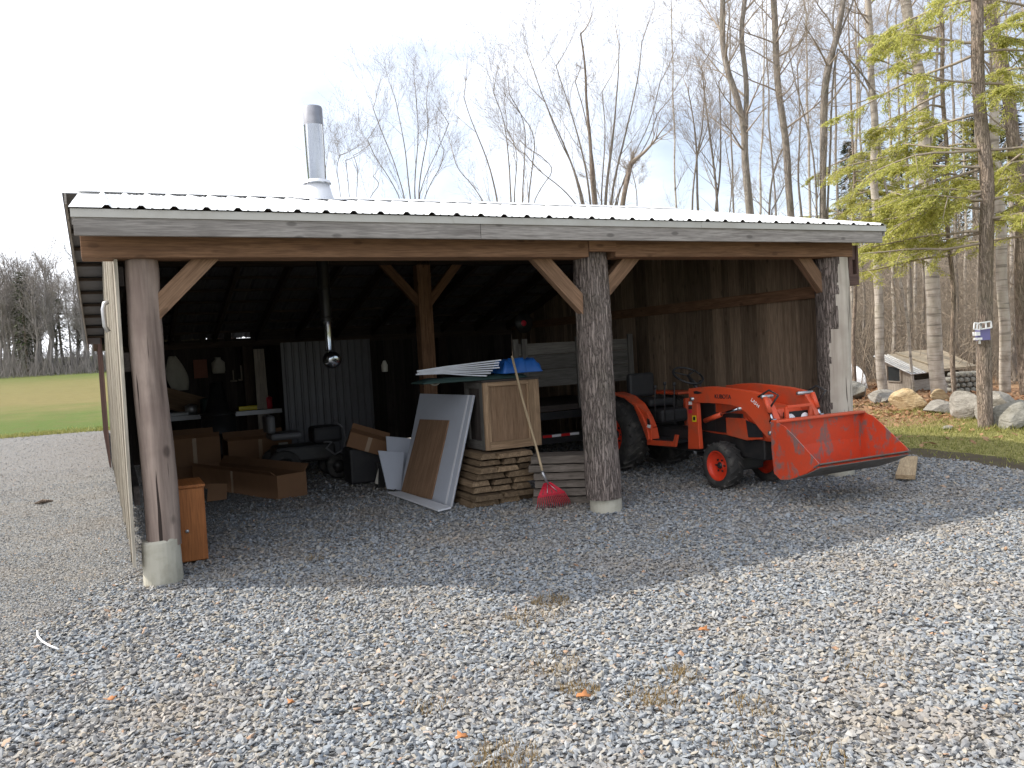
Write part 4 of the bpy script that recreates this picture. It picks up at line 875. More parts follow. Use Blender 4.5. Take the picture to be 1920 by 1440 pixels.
for k, (x, y, L_, w_, lab) in enumerate(((437, 705, .22, .02, 'shortest pale tool hanging in the row on the back wall'), (452, 700, .3, .025, 'middle pale tool hanging in the row on the back wall'), (467, 697, .34, .02, 'longest pale tool hanging beside the upright plank'))):
    a = PV(x, y, 8.93); mb = MB(); mb.bar((a.x, 8.9, a.z + L_ / 2), (a.x, 8.9, a.z - L_ / 3), w_, .02); mb.bar((a.x - .06, 8.9, a.z - L_ / 3 - .02), (a.x + .06, 8.9, a.z - L_ / 3 - .02), .05, .03)
    btag(mb, 'hand_tool', M['hut_wood'], (a.x, 8.9, a.z), lab, 'tool', 'tools hanging on the back wall')
for k, (u, v, w_, h_, m_, lab) in enumerate(((.95, 8.15, .2, .16, 'zinc', 'square metal tin on the bench by the white case'), (1.2, 8.3, .16, .24, 'tarp_green', 'tall dark green can on the workbench'), (2.28, 8.25, .14, .2, 'rake_red', 'small red can at the end of the workbench'))):
    mb = MB(); mb.lathe([(0, 0), (.001, w_ / 2), (h_, w_ / 2), (h_ + .01, w_ / 2.6), (h_ + .03, w_ / 5), (h_ + .03, 0)], (u, v, .902), (0, 0, 1), 16); btag(mb, 'paint_can', M[m_], (u, v, .902), lab, 'can', 'cans on the workbench')
# ------------------------------------------------------------------ tractor (nose towards the camera)
tr = bthing('compact_tractor', 'orange compact tractor with a front loader bucket, parked under the roof', 'tractor', (6.4, .2, 0))
UN, UF = 5.80, 6.36
def outline(px, u): return [PU(x, y, u) for x, y in px]
def text_mesh(txt, size, name, mat, parent, o, ex, ey, depth=.003):
    cu = bpy.data.curves.new('t', 'FONT'); cu.body = txt; cu.size = size; cu.extrude = depth; cu.align_x = 'CENTER'; cu.align_y = 'CENTER'
    ob = bpy.data.objects.new('t', cu); COL.objects.link(ob); dg = bpy.context.evaluated_depsgraph_get(); me = bpy.data.meshes.new_from_object(ob.evaluated_get(dg))
    bpy.data.objects.remove(ob); ex = Vector(ex).normalized(); ey = Vector(ey); ey = (ey - ex * ey.dot(ex)).normalized(); ez = ex.cross(ey); mb = MB()
    vs = [Vector(o) + ex * v.co.x + ey * v.co.y + ez * v.co.z for v in me.vertices]
    mb.add(vs, [tuple(p.vertices) for p in me.polygons], None, .5); bpy.data.meshes.remove(me); return mb.build(name, mat, parent)
def tyre(name, u, v, r, w, rimr, lugs, side):
    mb = MB(); h = w / 2
    mb.lathe([(-h * .85, rimr), (-h, rimr + .02), (-h, r * .86), (-h * .8, r * .94), (0, r * .955), (h * .8, r * .94), (h, r * .86), (h, rimr + .02), (h * .85, rimr)], (u, v, r), (1, 0, 0), 48)
    for k in range(lugs):
        for sd in (-1, 1):
            a = 2 * PI * (k + (.5 if sd > 0 else 0)) / lugs; a2 = a + .30
            n1 = Vector((0, math.cos(a), math.sin(a))); n2 = Vector((0, math.cos(a2), math.sin(a2))); c = Vector((u, v, r))
            p = c + n1 * (r * .965) + Vector((sd * .012, 0, 0)); q = c + n2 * (r * .91) + Vector((sd * h * .98, 0, 0))
            mb.bar(p, q, r * .075, r * .085, (n1 + n2).normalized(), rnd=.4)
    wh = mb.build(name, M['rubber'], tr)
    mb = MB(); o = side * h * .9
    pr = [(o, rimr * 1.05), (o * 1.05, rimr * .98), (o * .6, rimr * .92), (o * .5, rimr * .8), (o * .3, rimr * .6), (o * .3, rimr * .3), (o * .45, rimr * .25), (o * .5, 0)]
    mb.lathe(pr, (u, v, r), (1, 0, 0), 36); rim = mb.build('rim', M['orange_red'], wh)
    mb = MB(); mb.lathe([(o * .5, 0), (o * .8, rimr * .12), (o * .5, rimr * .24), (o * .4, rimr * .25)][::-1], (u, v, r), (1, 0, 0), 20)
    for k in range(6):
        a = 2 * PI * k / 6; mb.lathe([(o * .36, rimr * .07), (o * .5, rimr * .07), (o * .52, 0)], (u, v + rimr * .42 * math.cos(a), r + rimr * .42 * math.sin(a)), (1, 0, 0), 6, smooth=False)
    mb.build('hub', M['black_paint'], wh)
    return wh
tyre('front_wheel', 5.90, .2, .275, .19, .165, 16, -1)
tyre('front_wheel', 6.6, .2, .275, .19, .165, 16, 1)
tyre('rear_wheel', 5.87, 2.22, .5, .3, .23, 20, -1)
tyre('rear_wheel', 6.65, 2.22, .5, .3, .23, 20, 1)
# far rims are seen from their inner side
for u in (6.6,):
    mb = MB(); mb.lathe([(-.07, .0), (-.05, .1), (-.03, .155), (-.075, .165)], (u, .2, .275), (1, 0, 0), 30); mb.build('inner_rim', M['orange_red'], tr)
mb = MB(); mb.bb(6.02, 6.42, .1, .3, .2, .34); mb.bb(6.0, 6.5, .17, .23, .24, .31); mb.build('front_axle', M['black_paint'], tr, bevel=.02)
mb = MB(); mb.bb(6.03, 6.36, -.35, 1.9, .36, .62); mb.bb(6.08, 6.32, .1, .9, .3, .36); mb.build('chassis', M['black_paint'], tr, bevel=.02)
mb = MB(); mb.bb(6.03, 6.48, 1.75, 2.3, .38, .66); mb.build('rear_axle', M['black_paint'], tr, bevel=.03)
# hood
prof = [(-.62, .56), (-.62, .86), (-.55, .93), (.1, 1.0), (.75, 1.03), (.75, .62), (.5, .6)]
mb = MB(); mb.slab([(6.02, v, z) for v, z in prof], .36, Vector((1, 0, 0))); hood = mb.build('hood', M['orange'], tr, bevel=.035)
q = outline([(1360, 783), (1396, 785), (1428, 824), (1400, 826), (1362, 816)], 5.97); mb = MB(); mb.slab(q, .04, Vector((1, 0, 0))); mb.build('hood_side', M['orange'], tr, bevel=.01)
q = outline([(1398, 788), (1424, 800), (1430, 820), (1403, 820)], 5.955); mb = MB(); mb.slab(q, .012, Vector((1, 0, 0))); mb.build('side_grille', M['black_plastic'], tr)
mb = MB(); mb.bb(6.01, 6.39, .42, .74, .63, .96); mb.bb(6.0, 6.018, -.05, .42, .63, .86); mb.build('engine', M['black_paint'], tr, bevel=.02)
mb = MB()
for a, b in (((6.0, -.72, .5), (6.0, -.72, .96)), ((6.33, -.72, .5), (6.33, -.72, .96)), ((6.0, -.72, .96), (6.33, -.72, .96)), ((6.0, -.72, .72), (6.33, -.72, .72))): mb.bar(a, b, .045, .03)
mb.build('grille_guard', M['orange'], tr, bevel=.006)
mb = MB(); mb.bb(6.03, 6.37, -.665, -.64, .56, .9); mb.build('front_grille', M['black_plastic'], tr)
for u in (6.1, 6.3):
    mb = MB(); mb.lathe([(-.02, 0), (-.018, .05), (.0, .06)], (u, -.672, .82), (0, 1, 0), 20); mb.build('headlight', M['tape_white'], tr)
# fender, floor, seat, wheel
def band(px, u0, u1, t_, name, mat):
    pts = outline(px, u0); mb = MB()
    for a, b in zip(pts, pts[1:]):
        d = (b - a); n = Vector((1, 0, 0)).cross(d).normalized()
        mb.slab([a, b, b + n * t_, a + n * t_], u1 - u0, Vector((1, 0, 0)), rnd=.4)
    return mb.build(name, M[mat], tr, bevel=.004)
band([(1130, 742), (1152, 741), (1172, 748), (1189, 762), (1202, 784), (1210, 804), (1214, 825)], 5.72, 5.88, -.035, 'fender', 'orange')
q = outline([(1186, 757), (1196, 762), (1213, 775), (1221, 795), (1221, 826), (1214, 828), (1204, 800), (1195, 778)], 5.74); mb = MB(); mb.slab(q, .02, Vector((1, 0, 0))); fs_ = mb.build('fender_side', M['orange'], tr, bevel=.004)
q = outline([(1213, 784), (1217, 786), (1219, 803), (1214, 800)], 5.735); mb = MB(); mb.slab(q, .006, Vector((1, 0, 0))); mb.build('reflector', M['black_plastic'], fs_)
q = outline([(1214, 796), (1220, 797), (1219, 803), (1213, 801)], 5.730); mb = MB(); mb.slab(q, .004, Vector((1, 0, 0))); mb.build('sticker', M['white_paint'], fs_)
mb = MB(); mb.bb(6.5, 6.8, 1.75, 2.5, .99, 1.03); mb.bb(6.5, 6.8, 1.6, 1.66, .5, .95); mb.build('fender', M['orange'], tr, bevel=.02)
q = outline([(1213, 825), (1262, 828), (1265, 815), (1270, 816), (1266, 838), (1213, 834)], 5.76); mb = MB(); mb.slab(q, .03, Vector((1, 0, 0))); mb.build('step', M['orange'], tr, bevel=.004)
mb = MB(); mb.bb(5.79, 6.6, .95, 1.62, .47, .5); mb.build('floor', M['black_plastic'], tr)
mb = MB(); mb.bb(6.03, 6.46, 1.5, 2.3, .66, .84); mb.bb(6.04, 6.46, 1.75, 2.2, .86, .97); mb.bb(6.04, 6.46, 2.2, 2.3, .97, 1.3); mb.build('seat', M['black_plastic'], tr, bevel=.04)
mb = MB(); mb.bb(6.08, 6.34, .76, .98, .5, 1.12); mb.build('dashboard', M['black_plastic'], tr, bevel=.03)
mb = MB(); c = Vector((6.21, 1.15, 1.27)); R = Matrix.Rotation(.55, 3, 'X'); pts = [c + R @ Vector((.19 * math.cos(2 * PI * k / 28), .19 * math.sin(2 * PI * k / 28), 0)) for k in range(29)]; mb.tube(pts, .014, 8)
for k in range(3): mb.tube([c, c + R @ Vector((.19 * math.cos(2.1 * k + .5), .19 * math.sin(2.1 * k + .5), 0))], .01, 6)
mb.tube([c, (6.21, .95, 1.08)], .02, 8); mb.build('steering_wheel', M['black_plastic'], tr)
for (u, v, z, l) in ((5.98, 1.35, .95, .3), (5.94, 1.5, .95, .24), (6.05, 1.25, .92, .33), (6.5, 1.3, .95, .28)):
    mb = MB(); mb.tube([(u, v, z - .25), (u, v, z), (u - .02, v - .05, z + l * .7)], .009, 6); mb.lathe([(0, 0), (.005, .02), (.04, .022), (.05, 0)], (u - .02, v - .05, z + l * .7), (0, 0, 1), 12); mb.build('lever', M['black_plastic'], tr)
# loader
ARM = [(1290, 729), (1312, 726), (1336, 725), (1372, 729), (1406, 734), (1430, 740), (1444, 764), (1453, 786), (1452, 810), (1446, 824), (1438, 820), (1425, 806), (1411, 788), (1398, 774), (1386, 765), (1372, 760), (1350, 757), (1305, 755), (1292, 752)]
POST = [(1290, 752), (1306, 754), (1309, 800), (1312, 842), (1290, 842)]
arm0 = outline(ARM, UN); post0 = outline(POST, UN + .01)
lift = [PU(1322, 789, UN + .02), PU(1352, 777, UN + .02), PU(1386, 766, UN + .02)]
lnk = [PU(1434, 745, UN - .03), PU(1449, 790, UN - .03)]
for k, du in enumerate((0, UF - UN)):
    d = Vector((du, 0, 0)); sh = Vector((-.012, 0, 0)) if k == 0 else Vector((.012, 0, 0))
    mb = MB(); mb.slab([p + d for p in arm0], .075, Vector((1, 0, 0))); arm = mb.build('loader_arm', M['orange'], tr, bevel=.006)
    mb = MB(); mb.slab([p + d for p in post0], .055, Vector((1, 0, 0))); mb.build('loader_post', M['orange'], tr, bevel=.005)
    mb = MB(); mb.tube([lift[0] + d, lift[1] + d], .028, 14); lf = mb.build('lift_cylinder', M['orange'], tr)
    mb = MB(); mb.tube([lift[1] + d, lift[2] + d], .016, 12); mb.build('rod', M['steel'], lf)
    d2 = d * ((UF - UN + .1) / (UF - UN)) if k else d
    mb = MB(); mb.tube([lnk[0] + d2, lnk[0].lerp(lnk[1], .65) + d2], .027, 14); bc = mb.build('bucket_cylinder', M['orange'], tr)
    mb = MB(); mb.tube([lnk[0].lerp(lnk[1], .65) + d2, lnk[1] + d2], .014, 10); mb.lathe([(-.02, .03), (.03, .03)], lnk[1] + d2, (1, 0, 0), 14); mb.build('rod', M['steel'], bc)
    for (x, y, r) in ((1299, 748, .022), (1446, 812, .022), (1432, 744, .02), (1388, 766, .018)):
        p = PU(x, y, UN) + d; mb = MB(); mb.lathe([(-.095 if k else -.03, 0), (-.094 if k else -.028, r), (.115, r), (.117, 0)], p, (1, 0, 0), 14); mb.build('pivot_pin', M['zinc'], tr)
    hp = [lnk[0] + d2 + Vector((0, .1, .0)), lnk[0] + d2 + Vector((.06, .0, .07)), lnk[0] + d2 + Vector((.07, -.12, .02)), lnk[0].lerp(lnk[1], .6) + d2 + Vector((.04, .05, .02))]
    mb = MB(); mb.tube(hp, .011, 8); mb.build('hydraulic_hose', M['black_plastic'], tr)
    if k == 0: near_arm = arm
mb = MB(); a = PU(1440, 815, UN); mb.tube([a + Vector((.05, 0, 0)), a + Vector((UF - UN + .03, 0, 0))], .04, 16); mb.build('cross_tube', M['orange'], tr)
a = PU(1376, 746, UN); c = PU(1355, 744, UN - .002); ex = (PU(1377, 746, UN) - PU(1333, 744, UN))
text_mesh('KUBOTA', .068, 'lettering', M['black_plastic'], near_arm, (UN - .002, c.y, c.z), ex, (0, 0, 1))
c = PU(1416, 756, UN - .002); ex = PU(1427, 767, UN) - PU(1404, 745, UN); text_mesh('LA344', .052, 'lettering', M['white_paint'], near_arm, (UN - .002, c.y, c.z), ex, (0, -.7, .7))
q = outline([(1300, 734), (1306, 733), (1317, 737), (1308, 739), (1301, 738)], UN - .003); mb = MB(); mb.slab(q, .003, Vector((1, 0, 0))); mb.build('oval_decal', M['black_plastic'], near_arm)
q = outline([(1298, 779), (1305, 779), (1305, 791), (1298, 791)], UN + .004); mb = MB(); mb.slab(q, .004, Vector((1, 0, 0))); mb.build('warning_label', M['sticker_yellow'], tr)
q = outline([(1299.5, 781), (1303.5, 781), (1303.5, 788), (1299.5, 788)], UN + .0015); mb = MB(); mb.slab(q, .003, Vector((1, 0, 0))); mb.build('warning_symbol', M['black_plastic'], tr)
for (y0, m_) in ((753, 'white_paint'), (761, 'black_plastic'), (769, 'rake_red')):
    q = outline([(1291, y0), (1297, y0), (1297, y0 + 6), (1291, y0 + 6)], UN + .0045); mb = MB(); mb.slab(q, .004, Vector((1, 0, 0))); mb.build('decal', M[m_], tr)
# bucket
B0, B1 = 5.72, 6.97
side = [(v - .045, z) for v, z in [(-.74, .84), (-.80, .84), (-.92, .80), (-1.06, .70), (-1.345, .475), (-1.355, .455), (-1.2, .36), (-.98, .275), (-.84, .255), (-.755, .31), (-.735, .55)]]
inner = [(v - .045, z) for v, z in [(-.80, .825), (-.765, .82), (-.75, .56), (-.765, .33), (-.85, .275), (-.99, .292), (-1.2, .37), (-1.33, .44)]]
outer = [(v - .045, z) for v, z in [(-.80, .835), (-.75, .83), (-.735, .55), (-.75, .31), (-.84, .255), (-.98, .275), (-1.2, .355), (-1.36, .43)]]
mb = MB(); n = len(inner)
for i in range(n - 1):
    q = [(B0 + .012, *inner[i]), (B0 + .012, *inner[i + 1]), (B0 + .012, *outer[i + 1]), (B0 + .012, *outer[i])]
    mb.slab(q, B1 - B0 - .024, Vector((1, 0, 0)), rnd=.3)
bk = mb.build('bucket', M['bucket_paint'], tr)
for u0 in (B0, B1 - .012):
    mb = MB(); mb.slab([(u0, v, z) for v, z in side], .012, Vector((1, 0, 0)), rnd=.3); mb.build('side_plate', M['bucket_paint'], bk)
mb = MB()
for a, b in zip(outer[4:], outer[5:]): mb.slab([(B0 + .001, a[0], a[1] - .001), (B0 + .001, b[0], b[1] - .001), (B0 + .001, b[0], b[1] - .007), (B0 + .001, a[0], a[1] - .007)], B1 - B0 - .002, Vector((1, 0, 0)))
mb.build('wear_plate', M['worn_steel'], bk)
mb = MB(); mb.slab([(B0 - .002, -1.33, .43), (B0 - .002, -1.41, .47), (B0 - .002, -1.41, .458), (B0 - .002, -1.33, .415)], B1 - B0 + .004, Vector((1, 0, 0))); mb.build('cutting_edge', M['worn_steel'], bk)
mb = MB(); mb.bb(B0 - .001, B1 + .001, -.875, -.78, .824, .852); mb.build('top_rail', M['orange'], bk, bevel=.008)
for u in (UN + .0, UN + .09, UF - .02, UF + .08):
    mb = MB(); mb.slab([(u, -.78, .8), (u, -.7, .7), (u, -.7, .5), (u, -.78, .36)], .015, Vector((1, 0, 0))); mb.build('mounting_ear', M['orange'], bk)
# ------------------------------------------------------------------ stones, plank, leaves outside
def rockmat(name, c1, c2, c3):
    s = NT(name); p = s.coord('Object'); a = s.noise(s.coord('Object', (1, 1, 3.2)), 3.2, 8, 0.65, 0.5); b = s.noise(p, 18, 6, 0.7)
    col = s.ramp(s.math('ADD', s.math('MULTIPLY', a, .7), s.math('MULTIPLY', b, .3)), [(.32, c1), (.5, c2), (.68, c3)])
    s.bump(s.math('ADD', a, s.math('MULTIPLY', b, .4)), .9, .05); return s.fin(col, .9, 0, .2)
M['rock_grey'] = rockmat('grey_boulder', (.13, .12, .105), (.26, .245, .22), (.37, .35, .32))
M['rock_tan'] = rockmat('tan_boulder', (.2, .14, .07), (.42, .32, .19), (.52, .43, .29))
M['rock_dark'] = rockmat('dark_grey_boulder', (.13, .125, .1), (.24, .23, .2), (.34, .33, .3))  # a little darker than the plain grey boulders
def boulder(c, size, ang, seed, mat, label, group='boulders along the edge of the woods', cut=1.0):
    import bmesh
    b = bmesh.new(); bmesh.ops.create_icosphere(b, subdivisions=4, radius=1.0)
    R = Matrix.Rotation(ang, 3, 'Z')
    for v in b.verts:
        d = v.co.normalized(); q = d * 1.3 + Vector((seed, seed * 2.1, 0))
        r = 1 + .22 * noise.noise(q) + .1 * noise.noise(q * 2.7) + .06 * abs(noise.noise(q * 6)) + .03 * noise.noise(q * 14)
        p = d * r
        for k in range(11):
            nn = Vector((math.sin(seed * 3 + k * 2.1), math.cos(seed * 5 + k * 1.3), math.sin(seed + k * 1.9) * .8)).normalized(); e_ = p.dot(nn) - (.66 + .1 * math.sin(k * 4.7 + seed)) * cut
            if e_ > 0: p -= nn * e_ * .92
        v.co = R @ Vector((p.x * size[0], p.y * size[1], p.z * size[2]))
    me = bpy.data.meshes.new('boulder'); b.to_mesh(me); b.free(); me.polygons.foreach_set('use_smooth', [len(me.polygons) % 2 == 5] * len(me.polygons)); me.materials.append(M[mat])
    o = bpy.data.objects.new('boulder', me); COL.objects.link(o); o.location = c; return tag(o, label, 'boulder', group)
def gp(x, y, Y=None):
    p = gnd(x, y); p.z = hz(p.x, p.y); return p
def onb(px0, px1, ytop, ybase, dp, seed, mat, label, ang=.2):
    a = gnd(px0, ybase); b = gnd(px1, ybase); c = (a + b) / 2; wd = (b - a).length
    top = dep((px0 + px1) / 2, ytop, c.y); h = top.z
    boulder((c.x, c.y + dp * .35, h * .42), (wd * .56, dp * .55, h * .66), ang, seed, mat, label)
onb(1633, 1692, 731, 756, .8, 1.3, 'rock_grey', 'flat pale grey boulder in front of the little hut', .1)
onb(1690, 1746, 732, 770, .8, 2.9, 'rock_tan', 'orange tan rounded boulder in the leaf litter', .5)
onb(1742, 1802, 752, 776, .7, 4.1, 'rock_grey', 'low smooth pale boulder beside the tan one', .1)
onb(1799, 1848, 738, 786, .8, 5.2, 'rock_grey', 'tall pale boulder just left of the birdhouse tree', .3)
onb(1866, 1925, 735, 792, .9, 6.6, 'rock_grey', 'large pale boulder right of the birdhouse tree', .4)
onb(1872, 1960, 755, 804, .8, 7.3, 'rock_dark', 'dark shaded boulder lowest at the picture edge', .9)
onb(1753, 1784, 731, 752, .5, 8.8, 'rock_tan', 'small upright stone at the foot of the pale trunk', .4)
onb(1590, 1638, 720, 748, 1.0, 9.7, 'rock_dark', 'brown weathered stump-like rock behind the shed corner', 0)
onb(1767, 1792, 799, 805, .2, 10.4, 'rock_grey', 'small flat stone lying alone in the grass', .2)
q = [gnd(x, y, .06) for x, y in ((1679, 893), (1716, 896), (1721, 864), (1690, 862))]
mb = MB(); mb.slab([q[0] - Vector((0, 0, .03)), q[1] - Vector((0, 0, .02)), q[2] + Vector((0, 0, .01)), q[3]], .05, Vector((0, 0, 1)))
tag(mb.build('plank_offcut', M['pale_plank'], None, tuple(q[0]), bevel=.004), 'short pale plank offcut tilted on the gravel by the grass', 'plank')
def pebble(x, y, z): return noise.noise(Vector((x * 9, y * 9, 0))) * .0
def dry_leaf(px, py, size, ang, label):
    c = gnd(px, py, .035); mb = MB(); n = 12; vs = [c]
    for k in range(n):
        a = 2 * PI * k / n; r = size * (.55 + .45 * abs(math.cos(a * 2.5))) * (1.2 if k in (0, 6) else 1); z = .007 * math.sin(a * 2 + ang)
        vs.append(c + Vector((r * math.cos(a + ang), r * math.sin(a + ang) * .75, z + .012 * (r / size) ** 2)))
    mb.add(vs, [(0, 1 + k, 1 + (k + 1) % n) for k in range(n)], None, .5, 0, True)
    o = mb.build('fallen_leaf', M['leaf_dry'], None, tuple(c)); o.modifiers.new('t', 'SOLIDIFY').thickness = .0015
    return tag(o, label, 'leaf', 'dry leaves lying on the gravel')
dry_leaf(205, 1312, .032, .3, 'bright orange dry leaf on the gravel at the lower left')
dry_leaf(1094, 1306, .042, 1.3, 'brown curled leaf beside a dry weed clump')
dry_leaf(866, 1383, .034, 2.1, 'orange leaf nearest the bottom edge of the gravel')
dry_leaf(1319, 1182, .038, .9, 'orange leaf on the gravel at the edge of the shade')
dry_leaf(546, 1318, .022, 2.6, 'small tan leaf between the two orange leaves on the left')
c = [gnd(x, y, .05) for x, y in ((70, 1183), (71, 1193), (80, 1203), (94, 1211), (110, 1217))]
mb = MB(); mb.tube(c, .006, 8); tag(mb.build('white_rope', M['white_paint'], None, tuple(c[0])), 'short curved white rope end lying on the fine gravel', 'rope')
c = [gnd(x, y, .03) for x, y in ((66, 944), (80, 940), (99, 939))]
mb = MB(); mb.tube(c, [.012, .03, .012], 8); tag(mb.build('dark_stick', M['bark_brown'], None, tuple(c[0])), 'short dark stick lying on the driveway', 'stick')
# dry weeds growing through the stones
rr = random.Random(21); mb = MB()
for (px, py, n, R_) in ((1035, 1132, 60, .14), (1000, 1160, 40, .2), (1030, 1250, 50, .18), (1088, 1300, 70, .1), (945, 1428, 90, .16), (1275, 1268, 40, .1), (1205, 1308, 40, .15), (1245, 1320, 40, .1), (590, 1050, 20, .1), (1455, 1420, 70, .3), (1265, 1012, 25, .15), (800, 1330, 20, .1), (1400, 1330, 30, .12), (1640, 1250, 20, .2)):
    c = gnd(px, py)
    for k in range(n * 3):
        a = rr.uniform(0, 2 * PI); r = R_ * math.sqrt(rr.random()); b = c + Vector((r * math.cos(a), r * math.sin(a), .0)); h = rr.uniform(.02, .07); d = Vector((rr.uniform(-1, 1), rr.uniform(-1, 1), 0)) * h * 1.1
        s_ = Vector((rr.uniform(-1, 1), rr.uniform(-1, 1), 0)).normalized() * .0032
        mb.add([b - s_, b + s_, b + d * .5 + Vector((0, 0, h))], [(0, 1, 2)], None, rr.random())
o = mb.build('weeds', M['weed']); tag(o, 'small dry brown weed tufts among the stones', 'weeds', None, 'stuff')
# leaf litter and grass on the right
mb = MB(); rr = random.Random(33)
for k in range(9000):
    x = rr.uniform(4.2, 13); y = rr.uniform(11.8, 26)
    dens = .92 if y > 15.2 + noise.noise(Vector((x * .5, 3, 0))) * 2.0 else .13
    if rr.random() > dens or (x < 4.9 + max(0, 12 - y)): continue
    c = Vector((x, y, hz(x, y) + rr.uniform(.005, .045))); r = rr.uniform(.035, .075); a = rr.uniform(0, PI); t1 = rr.uniform(-.6, .6); e1 = Vector((math.cos(a), math.sin(a), t1)) * r; e2 = Vector((-math.sin(a), math.cos(a), rr.uniform(-.5, .5))) * r * .6
    mb.add([c - e1, c - e2, c + e1, c + e2], [(0, 1, 2, 3)], None, rr.random())
o = mb.build('leaves', M['litter'])
eg = [Vector((*p_, 0)) for p_ in edge[8:15]]; strip = []
for a, b in zip(eg, eg[1:]):
    for k in range(6): strip.append(a.lerp(b, k / 6))
inn = [(q_.x + .12 * noise.noise(q_ * 2) - .05, q_.y) for q_ in strip]; out_ = [(q_.x + .55 + .3 * noise.noise(q_ * 1.7 + Vector((4, 4, 4))), q_.y + .25) for q_ in strip]
mb_ = MB(); n_ = len(strip); mb_.add([(x, y, -.001) for x, y in inn] + [(x, y, -.001) for x, y in out_], [(i, n_ + i, n_ + i + 1, i + 1) for i in range(n_ - 1)], None, .5)
st_ = mb_.build('soil', M['soil']); st_['kind'] = 'structure'; st_['label'] = 'dark strip of bare soil along the gravel edge'; tag(o, 'brown fallen leaves spread before the boulders and woods', 'leaves', None, 'stuff')
mb = MB()
gy_ = 8 + 9.5 * rs.rand(26000) ** 1.1; gx_ = 4.6 + rs.rand(26000) * (.72 * gy_ - 2.6); ok_ = ~in_poly(gx_, gy_, edge_r) & ((rs.rand(26000) < .12) | ~in_poly(gx_ - .5 - .15 * np.sin(gy_ * 3), gy_ - .2, edge_r))
for x, y in zip(gx_[ok_].tolist(), gy_[ok_].tolist()):
    h = rr.uniform(.02, .065); a = rr.uniform(0, 2 * PI); s_ = Vector((math.cos(a), math.sin(a), 0)) * .006; b = Vector((x, y, hz(x, y) - .004)); d = Vector((rr.uniform(-1, 1), rr.uniform(-1, 1), 0)) * h * .8
    mb.add([b - s_, b + s_, b + d + Vector((0, 0, h))], [(0, 1, 2)], None, rr.random())
for k in range(9000):                      # ragged margin where the field meets the driveway
    t_ = rr.random(); i_ = rr.randrange(1, 6); a_ = Vector((*edge[i_], 0)).lerp(Vector((*edge[i_ + 1], 0)), t_); x = a_.x + rr.gauss(0, .3); y = a_.y + abs(rr.gauss(0, .8)) - .25
    h = rr.uniform(.03, .12); a = rr.uniform(0, 2 * PI); s_ = Vector((math.cos(a), math.sin(a), 0)) * .012; b = Vector((x, y, hz(x, y) - .004)); d = Vector((rr.uniform(-1, 1), rr.uniform(-1, 1), 0)) * h * .8
    mb.add([b - s_, b + s_, b + d + Vector((0, 0, h))], [(0, 1, 2)], None, rr.random())
for px, py in ((1660, 760), (1715, 772), (1770, 777), (1822, 788), (1895, 795), (1915, 806), (1780, 806), (1853, 806)):
    c_ = gnd(px, py)
    for k in range(160):
        b = c_ + Vector((rr.gauss(0, .45), rr.uniform(-.15, .2), -.004)); h = rr.uniform(.03, .12); a = rr.uniform(0, 2 * PI); s_ = Vector((math.cos(a), math.sin(a), 0)) * .008; d = Vector((rr.uniform(-1, 1), rr.uniform(-1, 1), 0)) * h * .8
        mb.add([b - s_, b + s_, b + d + Vector((0, 0, h))], [(0, 1, 2)], None, rr.random())
o = mb.build('grass', M['grass']); tag(o, 'short mossy and straw coloured grass along the gravel edges', 'grass', None, 'stuff')
# little hut at the edge of the woods
hp = gnd(1715, 731); HY = hp.y
def HX(px, py, Y=None): return dep(px, py, Y or HY)
hut = wthing('woodland_hut', 'small low grey wooden hut with a patchwork sloping roof by the woods', 'hut', tuple(gnd(1650, 730)))
a = dep(1650, 727, HY); b = dep(1694, 730, HY - .5); c = dep(1800, 738, HY - .1); eav = dep(1652, 668, HY).z; e2 = dep(1692, 690, HY).z
A = Vector((a.x, HY, 0)); B = Vector((b.x + .05, HY - .8, 0)); D = Vector((c.x + .35, HY + .5, 0)); E_ = A + (D - B)
zA, zB = eav - .05, e2 - .08
mb = MB(); mb.slab([A, B, B + Vector((0, 0, zB)), A + Vector((0, 0, zA))], .05, (B - A).cross(Vector((0, 0, 1))).normalized() * -1); mb.build('front_wall', M['hut_wood'], hut)
n_ = (B - A).cross(Vector((0, 0, 1))).normalized()
wl = A.lerp(B, .28); wr = A.lerp(B, .72); mb = MB(); mb.slab([wl + n_ * .002 + Vector((0, 0, .32)), wr + n_ * .002 + Vector((0, 0, .3)), wr + n_ * .002 + Vector((0, 0, .66)), wl + n_ * .002 + Vector((0, 0, .7))], .012, n_); wn_ = mb.build('window', M['glass'], hut)
mb = MB(); 
for p_, q_ in ((Vector((0, 0, .3)), Vector((0, 0, .72))),):
    mb.bar(wl + n_ * .02 + p_, wl + n_ * .02 + q_, .05, .03); mb.bar(wr + n_ * .02 + p_, wr + n_ * .02 + q_, .05, .03)
mb.bar(wl + n_ * .02 + Vector((0, 0, .3)), wr + n_ * .02 + Vector((0, 0, .28)), .04, .03); mb.build('frame', M['hut_wood'], wn_)
mb = MB(); mb.slab([E_, D, D + Vector((0, 0, zB)), E_ + Vector((0, 0, zA))], .05); mb.slab([A, E_, E_ + Vector((0, 0, zA)), A + Vector((0, 0, zA))], .05); mb.build('back_wall', M['siding'], hut)
mb = MB()
for t_ in (0.02, .5, .98):
    p_ = B.lerp(D, t_); mb.bar(p_, p_ + Vector((0, 0, zB)), .09, .09, Vector((1, 0, 0)))
mb.bar(B + Vector((0, 0, .16)), D + Vector((0, 0, .16)), .03, .3, Vector((0, 0, 1)))
mb.build('post', M['hut_wood'], hut)
ex = (D - B).normalized(); up0 = A + Vector((0, 0, zA + .06)); dn0 = B + (B - A) * .22 + Vector((0, 0, zB - .06))
L_ = (D - B).length
